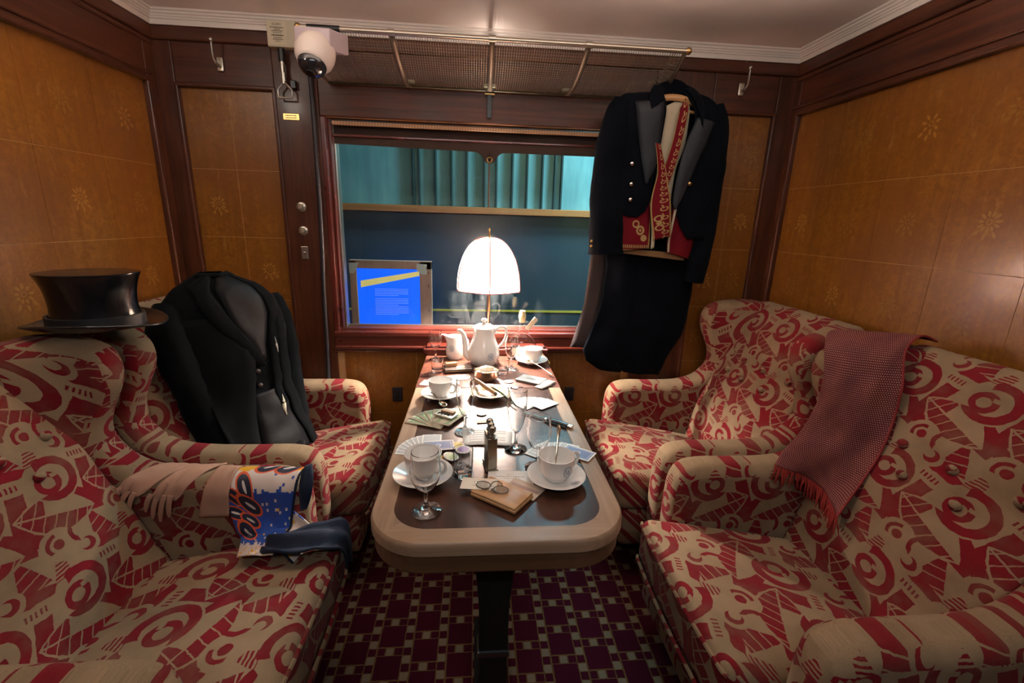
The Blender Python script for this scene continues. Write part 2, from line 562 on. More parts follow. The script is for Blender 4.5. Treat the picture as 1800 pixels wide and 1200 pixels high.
def m_carpet():
    m = Mat('squares_carpet', (0.05, 0.01, 0.015), 0.95, spec=0.1)
    x0, y0, z0 = m.geo()
    vv = m.vec(x0, y0, z0)
    x = x0 + (m.noise(vv, 90.0, 1) - 0.5) * 0.003
    y = y0 + (m.noise(m.vec(y0, x0, 0.0), 90.0, 1) - 0.5) * 0.003
    P = 0.112; b = 0.27      # share of the chain band
    cx = x / P
    col = e_floor(cx); fx = cx - col
    cy = y / P + col * 0.5
    fy = e_frac(cy)
    vband = fx < b
    hband = fy < b
    # small squares inside the bands
    cell_v = e_floor(e_frac(cy * 2.0) * 2.0)
    chk_v = e_frac(e_floor(cy * 4.0) * 0.5) > 0.25
    hx = (fx - b) / (1.0 - b)
    chk_h = (hx > 0.34) & (hx < 0.66)
    beige = (vband & chk_v) | (hband & ~vband & chk_h)
    line = (e_abs(fx - b) < 0.025) | (fx < 0.03) | (((e_abs(fy - b) < 0.022) | (fy < 0.022)) & ~vband) | (vband & (e_abs(e_frac(cy * 4.0) - 0.5) > 0.46)) | (hband & ((e_abs(hx - 0.34) < 0.025) | (e_abs(hx - 0.66) < 0.025)))
    pile = m.noise(vv, 500.0, 1)
    c = m.mix(beige, (0.075, 0.008, 0.022), (0.29, 0.24, 0.16))
    c = m.mix(line, c, (0.20, 0.12, 0.045))
    c = m.mix(m.ramp(pile, 0.3, 0.7, 0.0, 0.5), c, (0.2, 0.15, 0.15), 'MULTIPLY')
    m.set('Base Color', c)
    m.bump(pile, 0.4, 0.002)
    return m.m
CARPET = m_carpet()

def m_glass(name, tint=(1, 1, 1), ior=1.45, rough=0.0, dirt=0.0, gain=1.0):
    """thin glass: fresnel mix of a clear and a mirror lobe"""
    m = bpy.data.materials.new(name); m.use_nodes = True
    nt = m.node_tree; nt.nodes.clear()
    o = nt.nodes.new('ShaderNodeOutputMaterial')
    t = nt.nodes.new('ShaderNodeBsdfTransparent'); t.inputs[0].default_value = (*tint, 1)
    g = nt.nodes.new('ShaderNodeBsdfGlossy'); g.inputs['Roughness'].default_value = rough
    f = nt.nodes.new('ShaderNodeLayerWeight'); f.inputs[0].default_value = 0.5
    mx = nt.nodes.new('ShaderNodeMixShader')
    f0 = ((ior - 1) / (ior + 1)) ** 2
    fac = e_clamp((fm('POWER', E(nt, f.outputs['Facing']), 2.4) * 0.85 + f0) * gain)
    nt.links.new(fac.k, mx.inputs[0]); nt.links.new(t.outputs[0], mx.inputs[1]); nt.links.new(g.outputs[0], mx.inputs[2])
    last = mx.outputs[0]
    if dirt:
        d = nt.nodes.new('ShaderNodeBsdfDiffuse'); d.inputs[0].default_value = (0.6, 0.7, 0.72, 1)
        tc = nt.nodes.new('ShaderNodeTexCoord')
        mp = nt.nodes.new('ShaderNodeMapping'); mp.inputs['Scale'].default_value = (14, 14, 3)
        nt.links.new(tc.outputs['Object'], mp.inputs[0])
        n = nt.nodes.new('ShaderNodeTexNoise'); n.inputs['Scale'].default_value = 1.5; n.inputs['Detail'].default_value = 6
        nt.links.new(mp.outputs[0], n.inputs[0])
        r = nt.nodes.new('ShaderNodeMapRange'); r.inputs[1].default_value = 0.45; r.inputs[2].default_value = 0.8; r.inputs[3].default_value = 0.0; r.inputs[4].default_value = dirt
        nt.links.new(n.outputs[0], r.inputs[0])
        m2 = nt.nodes.new('ShaderNodeMixShader'); nt.links.new(r.outputs[0], m2.inputs[0]); nt.links.new(last, m2.inputs[1]); nt.links.new(d.outputs[0], m2.inputs[2])
        last = m2.outputs[0]
    nt.links.new(last, o.inputs[0])
    m.diffuse_color = (0.8, 0.9, 0.95, 0.3)
    return m
GLASS = m_glass('clear_thin_glass', (0.965, 0.975, 0.975), 1.5, 0.0, gain=1.0)
WINGLASS = m_glass('window_glass', (0.95, 0.97, 0.97), 1.5, 0.0, dirt=0.012, gain=0.8)
def m_solidglass():
    m = Mat('solid_glass', (1, 1, 1), 0.0); m.set('Transmission Weight', 1.0); m.set('IOR', 1.45); return m.m
SGLASS = m_solidglass()
LENS = m_glass('spectacle_lens', (0.97, 0.97, 0.97), 1.5)

CHINA = Mat('white_china', (0.84, 0.81, 0.77), 0.16, coat=0.5).m
CREST = simple('grey_blue_crest_print', (0.30, 0.36, 0.46), 0.25)
BRASS = simple('aged_brass', (0.52, 0.34, 0.13), 0.28, 1.0)
SILVER = simple('worn_silver_plate', (0.62, 0.52, 0.38), 0.22, 1.0)
CHROME = simple('chrome', (0.75, 0.75, 0.73), 0.15, 1.0)
GUNMETAL = simple('gun_metal', (0.30, 0.27, 0.22), 0.28, 1.0)
NICKEL = simple('dull_nickel', (0.55, 0.51, 0.44), 0.35, 1.0)
DARKMETAL = simple('dark_metal', (0.05, 0.05, 0.05), 0.4, 1.0)
BLACKRUB = simple('black_rubber', (0.012, 0.012, 0.016), 0.5)
PAPER = simple('white_paper', (0.80, 0.77, 0.72), 0.7)
CREAM = simple('cream_card', (0.78, 0.70, 0.58), 0.6)
INK = simple('dark_ink', (0.06, 0.05, 0.05), 0.6)
GREYINK = simple('faint_grey_print', (0.40, 0.36, 0.32), 0.6)
CORK = simple('pale_cork', (0.50, 0.36, 0.20), 0.8)

def m_cloth(name, c1, c2, rough=0.85, sheen=0.15, scale=240.0):
    m = Mat(name, c1, rough, spec=0.2 if rough < 0.94 else 0.04, sheen=sheen)
    m.obj()
    n = m.noise(m.objvec, 6.0, 4); w = m.noise(m.objvec, scale, 1)
    m.set('Base Color', m.mix(m.ramp(n, 0.35, 0.7), c1, c2)); m.bump(w, 0.3, 0.0008)
    return m.m
COATBLACK = m_cloth('black_wool', (0.0022, 0.0028, 0.0034), (0.0048, 0.0056, 0.0064), 0.95, 0.02)
COATBLUE = m_cloth('midnight_wool', (0.0022, 0.0032, 0.0056), (0.0042, 0.0056, 0.0090), 0.95, 0.02)
SATIN = m_cloth('charcoal_satin_lapel', (0.018, 0.021, 0.026), (0.024, 0.028, 0.034), 0.5, 0.0)
SATINLINE = m_cloth('black_satin_lining', (0.0016, 0.0015, 0.002), (0.003, 0.0025, 0.0035), 0.62, 0.0)
HATSILK = Mat('black_silk_plush', (0.006, 0.008, 0.010), 0.22, coat=0.25).m
GLOVE = m_cloth('tan_kid_leather', (0.46, 0.27, 0.19), (0.37, 0.21, 0.145), 0.6, 0.0, 120)
WHITECLOTH = m_cloth('cream_lining', (0.52, 0.45, 0.33), (0.42, 0.35, 0.24))
DARKUPH = simple('black_hessian', (0.012, 0.010, 0.010), 0.9)
# ------------------------------------------------------------------ the compartment
XL, XR, YF, YB, ZC = -1.290, 1.430, 2.150, -1.0, 2.104
TOPZ = 1.852                       # top of the veneer panels

def struct(name, mb, mat, smooth=False, bevel=0.0, parent=None):
    o = mb.build(name, mat, parent, smooth=smooth, bevel=bevel)
    if not parent: tag(o, kind='structure')
    return o

floor = struct('floor', MB().box((XL - .02, YB, -0.03), (XR + .02, YF + .08, 0.0)), CARPET)
tag(floor, 'dark red carpet woven with squares and beige chains', None)
ceiling = struct('ceiling', MB().box((XL - .02, YB, ZC), (XR + .02, YF + .08, ZC + 0.03)), CEIL)
tag(ceiling, 'pinkish cream painted ceiling')

# window opening in the far wall
WX0, WX1, WZ0, WZ1 = -0.640, 0.760, 0.800, 1.760
mb = MB()
mb.box((XL - .02, YF + .0014, 0), (WX0, YF + .06, ZC)).box((WX1, YF + .0014, 0), (XR + .02, YF + .06, ZC))
mb.box((WX0, YF + .0014, 0), (WX1, YF + .06, WZ0)).box((WX0, YF + .0014, WZ1), (WX1, YF + .06, ZC))
wall_far = struct('wall_far', mb, SEAMBACK)
tag(wall_far, 'panelled wall holding the window behind the table')
wall_left = struct('wall_left', MB().box((XL - .05, YB, 0), (XL - .0014, YF + .06, ZC)), SEAMBACK)
tag(wall_left, 'amber veneer partition wall behind the top hat')
wall_right = struct('wall_right', MB().box((XR + .0014, YB, 0), (XR + .05, YF + .06, ZC)), SEAMBACK)
tag(wall_right, 'amber veneer partition wall on the right behind the red shawl')
wall_back = struct('wall_back', MB().box((XL - .02, YB - .04, 0), (XR + .02, YB, ZC)), MAHOG['z'])
tag(wall_back, 'dark mahogany partition on the corridor side')

_flower = {}
def flower_mesh(kind):
    """flat marquetry bloom: petals round an eye, a few leaves"""
    if kind in _flower: return _flower[kind]
    mb = MB(); n = (9, 7, 11)[kind]
    def petal(a, r0, r1, w):
        c, s = cos(a), sin(a)
        pts = [(r0, 0), (r0 + (r1 - r0) * .35, w), (r0 + (r1 - r0) * .75, w * .9), (r1, w * .1), (r0 + (r1 - r0) * .7, -w * .55), (r0 + (r1 - r0) * .3, -w * .6)]
        v = [(p[0] * c - p[1] * s, p[0] * s + p[1] * c, 0) for p in pts]
        mb.add(v, [tuple(range(6))])
    for k in range(n):
        petal(2 * pi * k / n + hsh(k, kind) * .2, 0.013, 0.028 + 0.008 * hsh(k, kind + 5), 0.0055)
    for k in range(10):
        a, b = 2 * pi * k / 10, 2 * pi * (k + 1) / 10
        mb.add([(.006 * cos(a), .006 * sin(a), 0), (.009 * cos(a), .009 * sin(a), 0), (.009 * cos(b), .009 * sin(b), 0), (.006 * cos(b), .006 * sin(b), 0)], [(0, 1, 2, 3)])
    for k in range(3):
        petal(-pi / 2 + (k - 1) * .6 + hsh(k, kind + 9) * .3, 0.03, 0.052, 0.006)
    _flower[kind] = mb
    return mb

_panel_mesh = {}
def panel_piece(parent, x0, y0, x1, y1, place, fl=None, fmat=None):
    """one veneer sheet in wall coordinates (a along the wall, z up); place(a, z, out) gives world points"""
    key = (round(x1 - x0, 4), round(y1 - y0, 4), place.__name__)
    g = 0.0009
    if key not in _panel_mesh:
        mb = MB()
        w, h = (x1 - x0) / 2 - g, (y1 - y0) / 2 - g
        c = Vector(place(0, 0, 0)) 
        v = [Vector(place(a, z, o)) - c for o in (-0.008, 0.0) for a, z in ((-w, -h), (w, -h), (w, h), (-w, h))]
        mb.add(v, [(3, 2, 1, 0), (4, 5, 6, 7), (0, 1, 5, 4), (1, 2, 6, 5), (2, 3, 7, 6), (3, 0, 4, 7)])
        o = mb.build('panel', PANEL, parent, smooth=False)
        _panel_mesh[key] = o.data
    else:
        o = bpy.data.objects.new('panel', _panel_mesh[key]); COL.objects.link(o); o.parent = parent
    o.location = Vector(place((x0 + x1) / 2, (y0 + y1) / 2, 0))
    if fl is not None:
        base = Vector(place(0, 0, 0))
        src = flower_mesh(fl)
        key2 = ('f', fl, place.__name__, fmat.name)
        if key2 not in _panel_mesh:
            mb = MB(); mb.add([Vector(place(p[0], p[1], 0.0006)) - base for p in src.v], src.f)
            q = mb.build('flower_inlay', fmat, o, smooth=False, merge=False)
            _panel_mesh[key2] = q.data
        else:
            q = bpy.data.objects.new('flower_inlay', _panel_mesh[key2]); COL.objects.link(q); q.parent = o
        q.rotation_euler = (0, 0, 0)
    return o
def on_left(a, z, o): return (XL + o, a, z)
def on_right(a, z, o): return (XR - o, a, z)
def on_far(a, z, o): return (a, YF - o, z)
ROWS = [0.10, 0.415, 0.695, 0.975, 1.255, 1.535, TOPZ]
def wall_grid(parent, cols, place, flip, rows=ROWS, skip=()):
    for i in range(len(cols) - 1):
        for j in range(len(rows) - 1):
            k = (i * 7 + j * 3 + flip) % 5
            fl = (i + j + flip) % 3 if (hsh(i * 3 + flip, j) > 0.22 and j >= 2) else None
            panel_piece(parent, cols[i], rows[j], cols[i + 1], rows[j + 1], place, fl, INLAY if k < 2 else INLAY2)
wall_grid(wall_left, [-0.99, -0.595, -0.33, -0.06, 0.205, 0.47, 0.735, 1.0, 1.268, 1.535, 1.80, 2.075], on_left, 1)
wall_grid(wall_right, [-0.99, -0.67, -0.42, -0.17, 0.08, 0.33, 0.58, 0.83, 1.08, 1.33, 1.58, 1.83, 2.095], on_right, 2)
wall_grid(wall_far, [-1.200, -1.015, -0.830], on_far, 4)
wall_grid(wall_far, [1.045, 1.185, 1.330], on_far, 6)
wall_grid(wall_far, [-0.62, -0.28, 0.06, 0.40, 0.745], on_far, 9, rows=[0.10, 0.415, 0.735])

def wbox(parent, name, a0, z0, a1, z1, place, out, mat, bevel=0.004, back=0.004):
    p = [Vector(place(a0, z0, -back)), Vector(place(a1, z1, out))]
    lo = [min(p[0][i], p[1][i]) for i in range(3)]; hi = [max(p[0][i], p[1][i]) for i in range(3)]
    return MB().box(lo, hi).build(name, mat, parent, smooth=False, bevel=bevel)

# far wall framing
F = .016
wbox(wall_far, 'stile', XL, 0.0, -1.205, 2.06, on_far, F, MAHOG['z'])
wbox(wall_far, 'stile', -0.825, 0.0, WX0 - .012, 2.06, on_far, F, MAHOG['z'])
wbox(wall_far, 'stile', WX1 + .02, 0.0, 1.040, 2.06, on_far, F, MAHOG['z'])
wbox(wall_far, 'stile', 1.335, 0.0, XR, 2.06, on_far, F, MAHOG['z'])
wbox(wall_far, 'rail', -1.205, TOPZ + .004, -0.825, 2.06, on_far, F * .9, MAHOG['x'])
wbox(wall_far, 'rail', 1.040, TOPZ + .004, 1.335, 2.06, on_far, F * .9, MAHOG['x'])
wbox(wall_far, 'header', WX0 - .012, WZ1, WX1 + .02, 2.06, on_far, F * .85, MAHOG['x'])
wbox(wall_far, 'picture_rail', XL, 2.005, XR, 2.055, on_far, F + .014, MAHOG['x'], .006)
wbox(wall_far, 'skirting', XL, 0.0, XR, 0.10, on_far, F + .004, MAHOG['x'])
def frame_mould(parent, a0, z0, a1, z1, place, w=.016, out=.022, mats=MAHOG, hax='x', sides='tlrb'):
    if 'l' in sides: wbox(parent, 'moulding', a0 - w / 2, z0, a0 + w / 2, z1, place, out, mats['z'], .005)
    if 'r' in sides: wbox(parent, 'moulding', a1 - w / 2, z0, a1 + w / 2, z1, place, out, mats['z'], .005)
    if 't' in sides: wbox(parent, 'moulding', a0 - w / 2, z1 - w / 2, a1 + w / 2, z1 + w / 2, place, out, mats[hax], .005)
    if 'b' in sides: wbox(parent, 'moulding', a0 - w / 2, z0 - w / 2, a1 + w / 2, z0 + w / 2, place, out, mats[hax], .005)
frame_mould(wall_far, -1.204, .1, -0.826, TOPZ, on_far, sides='tlr')
frame_mould(wall_far, 1.041, .1, 1.334, TOPZ, on_far, sides='tlr')
# side wall framing
for wl, pl, yc in ((wall_left, on_left, 2.078), (wall_right, on_right, 2.098)):
    wbox(wl, 'stile', yc, 0.0, YF, 2.06, pl, F, MAHOG['z'])
    wbox(wl, 'rail', YB, TOPZ + .004, yc, 2.06, pl, F * .9, MAHOG['y'])
    wbox(wl, 'picture_rail', YB, 2.005, YF, 2.055, pl, F + .014, MAHOG['y'], .006)
    wbox(wl, 'picture_rail', YB, 1.985, YF, 2.005, pl, F + .006, MAHOG['y'], .006)
    frame_mould(wl, YB, .1, yc, TOPZ, pl, hax='y', sides='tr')
    wbox(wl, 'moulding', YB, TOPZ + .02, yc + .03, TOPZ + .034, pl, F + .006, MAHOG['y'], .004)
    wbox(wl, 'skirting', YB, 0.0, YF, 0.10, pl, F + .004, MAHOG['y'])

# white cornice
CPROF = [(-.004, 2.055), (.032, 2.055), (.034, 2.072), (.038, 2.074), (.040, 2.080), (.043, 2.081), (.045, 2.087), (.049, 2.089), (.052, 2.096), (.057, 2.098), (.060, 2.1045), (-.004, 2.1045)]
def cornice(name, place, a0, a1, label):
    mb = MB(); n = len(CPROF); v = []
    for sgn, a in ((1, a0), (-1, a1)):
        for o, z in CPROF:
            v.append(place(a + sgn * max(o, 0.0) * (1 if name != 'x' else 0), z, o))
    f = [(i, (i + 1) % n, n + (i + 1) % n, n + i) for i in range(n)] + [tuple(range(n))[::-1], tuple(range(n, 2 * n))]
    mb.add(v, f)
    o = mb.build(name, IVORY, smooth=False); tag(o, label, kind='structure'); return o
cornice('trim_1', on_far, XL, XR, 'white stepped cornice above the window wall')
def on_left_r(a, z, o): return (XL + o, YF - a, z)
def on_right_r(a, z, o): return (XR - o, YF - a, z)
cornice('trim_2', on_left_r, 0.0, YF - YB + .1, 'white stepped cornice along the left wall')
cornice('trim_3', on_right_r, 0.0, YF - YB + .1, 'white stepped cornice along the right wall')

# ------------------------------------------------------------------ window with frame, panes and blind
win = thing('window_1', None, None, (0, 0, 0)); tag(win, 'wide carriage window with red mahogany frame and pulled-up blind', None, None, 'structure')
GY = 2.222
mbx = lambda a, b, m, n, bev=.004, par=None: MB().box(a, b).build(n, m, par or win, smooth=False, bevel=bev)
mbx((WX0 - .014, YF - .018, WZ0 - .03), (WX0 + .010, GY + .02, WZ1), REDMAHOG['z'], 'jamb', .005)
mbx((WX0 + .010, YF + .012, WZ0), (WX0 + .022, GY + .02, WZ1), REDMAHOG['z'], 'jamb', .003)
mbx((WX0 + .022, YF + .045, WZ0), (WX0 + .030, GY + .02, WZ1), NICKEL, 'glazing_strip', .002)
mbx((WX1 - .012, YF - .018, WZ0 - .03), (WX1 + .016, GY + .02, WZ1), REDMAHOG['z'], 'jamb', .005)
mbx((WX1 - .026, YF + .012, WZ0), (WX1 - .012, GY + .02, WZ1), REDMAHOG['z'], 'jamb', .003)
mbx((WX0, YF + .008, WZ0 + .01), (WX1, GY + .02, .846), REDMAHOG['x'], 'sill', .004)
mbx((WX0 + .022, GY - .006, .846), (WX1 - .026, GY, .853), NICKEL, 'glazing_strip', .001)
mbx((WX0 - .014, YF - .022, .735), (WX1 + .016, YF + .012, .835), REDMAHOG['x'], 'sill_board', .006)
mbx((WX0 - .014, YF - .034, .752), (WX1 + .016, YF - .010, .768), REDMAHOG['x'], 'sill_bead', .005)
mbx((WX0 - .014, YF - .030, .812), (WX1 + .016, YF + .012, .838), REDMAHOG['x'], 'sill_bead', .006)
mbx((WX0, YF + .02, WZ1 - .004), (WX1, GY + .03, WZ1 + .03), MAHOG['x'], 'window_head', .003)
MB().box((WX0 + .01, GY, .835), (WX1 - .01, GY + .005, WZ1)).build('pane', WINGLASS, win, smooth=False)
# blind: ribbed batten, cloth with a scalloped pull tab, ring and cord
def m_rib():
    m = Mat('ribbed_batten', (0.30, 0.17, 0.09), 0.6); x, y, z = m.obj()
    m.set('Base Color', m.mix(e_frac(x / 0.012) < 0.35, (0.40, 0.24, 0.13), (0.28, 0.155, 0.08))); return m.m
mbx((WX0 + .03, YF + .006, 1.733), (WX1 - .03, YF + .020, 1.748), m_rib(), 'blind_batten', .002)
BLIND = m_cloth('dark_brown_blind', (0.030, 0.017, 0.013), (0.045, 0.026, 0.020), .8)
def blind_pts():
    tx = 0.062
    lo = [(WX0 + .026, 1.662), (tx - .085, 1.653)]
    s = cr([(tx - .085, 1.653), (tx - .055, 1.650), (tx - .034, 1.634), (tx - .020, 1.613), (tx, 1.606), (tx + .020, 1.613), (tx + .034, 1.634), (tx + .055, 1.650), (tx + .085, 1.653)], 5)
    return [(WX0 + .026, 1.662)] + [(p.x, p.y) for p in s] + [(WX1 - .026, 1.653)]
mb = MB(); bp = blind_pts(); n = len(bp); v = []
for y in (2.190, 2.194):
    v += [(x, y, z) for x, z in bp] + [(x, y, 1.745) for x, z in bp]
f = []
for i in range(n - 1):
    f += [(i, i + 1, n + i + 1, n + i), (2 * n + i, 3 * n + i, 3 * n + i + 1, 2 * n + i + 1), (i, 2 * n + i, 2 * n + i + 1, i + 1)]
mb.add(v, f)
blind = mb.build('blind', BLIND, win, smooth=False)
mbx((WX0 + .02, 2.176, 1.690), (WX1 - .02, 2.190, 1.700), REDMAHOG['x'], 'blind_lath', .003)
MB().tube([(.062 + .011 * cos(a), 2.186, 1.620 + .011 * sin(a)) for a in [2 * pi * k / 20 for k in range(21)]], .0028, 8).build('pull_ring', BRASS, blind)
MB().tube([(.062, 2.186, 1.606), (.061, 2.187, 1.56), (.060, 2.187, 1.49), (.060, 2.187, 1.415)], .0035, 7).build('pull_cord', simple('brown_cord', (.10, .045, .03), .8), blind)

# ------------------------------------------------------------------ outside: neighbouring coach and notice board
YO = 3.20
coach = thing('railway_coach', 'dark blue railway coach with yellow line and lit upper windows beyond the glass', 'coach', (0.2, YO, 0))
NAVY = Mat('navy_coach_paint', (0.028, 0.050, 0.072), 0.35, coat=0.3).m
def m_teal():
    m = Mat('frosted_teal_glass', (0.16, 0.34, 0.38), 0.35)
    x, y, z = m.obj(); n = m.noise(m.vec(x * 18.0, y, z * 2.0), 1.2, 5); b = m.noise(m.vec(x, y, z), 2.5, 3)
    m.set('Base Color', m.mix(m.ramp(n * .5 + b * .5, 0.35, 0.65), (0.10, 0.24, 0.28), (0.20, 0.40, 0.43)))
    return m.m
TEAL = m_teal()
cb = lambda a, b, m, n, par=None, bev=.003: MB().box((a[0] - .2, a[1] - YO, a[2]), (b[0] - .2, b[1] - YO, b[2])).build(n, m, par or coach, smooth=False, bevel=bev)
cb((-2.6, YO, -0.2), (3.0, YO + .06, 1.396), NAVY, 'side_panel')
cb((-2.6, YO - .004, 0.728), (3.0, YO, 0.742), simple('yellow_line', (0.55, 0.40, 0.05), .4), 'yellow_line', None, 0)
cb((-2.6, YO - .05, 1.396), (3.0, YO + .05, 1.440), wood('ochre_rail', (.30, .10, .035), (.50, .19, .065), .4, .2, 'x'), 'waist_rail')
bars = [-2.6, -1.2, -0.405, -0.367, -0.261, -0.157, -0.057, 0.059, 0.138, 0.244, 0.343, 0.446, 0.53, 0.576, 1.4, 3.0]
for i in range(len(bars) - 1):
    cb((bars[i] + .006, YO + .012, 1.440), (bars[i + 1] - .006, YO + .022, 2.6), TEAL, 'upper_light')
for b in bars:
    cb((b - .006, YO - .012, 1.440), (b + .006, YO + .03, 2.6), simple('dark_bar', (.02, .05, .055), .4), 'glazing_bar', None, .002)
YN = 2.80
nb = thing('notice_board', 'bright blue notice board with yellow strip in a brown wooden frame outside the window', 'notice board', (-.55, YN, 0))
nx = lambda a, b, m, n, par=None, bev=.002: MB().box((a[0] + .55, a[1] - YN, a[2]), (b[0] + .55, b[1] - YN, b[2])).build(n, m, par or nb, smooth=False, bevel=bev)
FR = wood('board_frame_wood', (.26, .14, .10), (.40, .23, .17), .6, 0, 'z')
nx((-.747, YN, .0), (-.706, YN + .05, 1.105), FR, 'frame_post')
nx((-.333, YN, .0), (-.262, YN + .05, 1.105), FR, 'frame_post')
nx((-.747, YN, 1.060), (-.262, YN + .05, 1.108), FR, 'frame_rail')
nx((-.747, YN, .10), (-.262, YN + .05, .16), FR, 'frame_rail')
BLUE = Mat('backlit_blue_sheet', (0.01, 0.10, 0.75), 0.25, emis=(0.004, 0.10, 0.85), estr=0.75).m
sheet = nx((-.706, YN + .008, .16), (-.333, YN + .02, 1.06), BLUE, 'blue_sheet')
CAPM = simple('pale_tape', (.42, .42, .38), .6)
for x0, x1 in ((-.747, -.690), (-.350, -.290)):
    MB().prism([(x0 + .55, 0), (x1 + .55, 0), (x1 + .55, -.062), ((x0 + x1) / 2 + .55 - .004, -.062), (x0 + .55, -.035)] if x0 > -.5 else [(x0 + .55, 0), (x1 + .55, 0), (x1 + .55 - .02, -.045), (x0 + .575, -.062), (x0 + .55, -.062)], -.003, 0.001).xf(Matrix.Translation((0, 0, 1.092)) @ Matrix.Rotation(pi / 2, 4, 'X')).build('corner_tape', CAPM, nb, smooth=False)
mb = MB(); YEL = Mat('yellow_strip', (.75, .62, .18), .5, emis=(.75, .62, .22), estr=.35).m
mb.add([(-.685 + .55, .004, .945), (-.335 + .55, .004, 1.020), (-.335 + .55, .004, 1.048), (-.685 + .55, .004, .985)], [(0, 1, 2, 3)])
mb.build('yellow_strip', YEL, sheet, smooth=False, solid=.001)
mb = MB()
for k in range(17):
    if k == 5: continue
    z = .935 - k * .0098
    w = .20 if k % 6 != 4 else .14
    mb.box((-.055, .0065, z), (-.055 + w, .0075, z + .0032))
mb.build('printed_text', Mat('pale_blue_print', (.25, .35, .75), .5, emis=(.10, .25, .8), estr=.4).m, sheet, smooth=False)
for z in (.95, 1.03, .80): MB().box((.268, -.001, z), (.272, .0, z + .02)).build('frame_slot', DARKMETAL, nb, smooth=False)
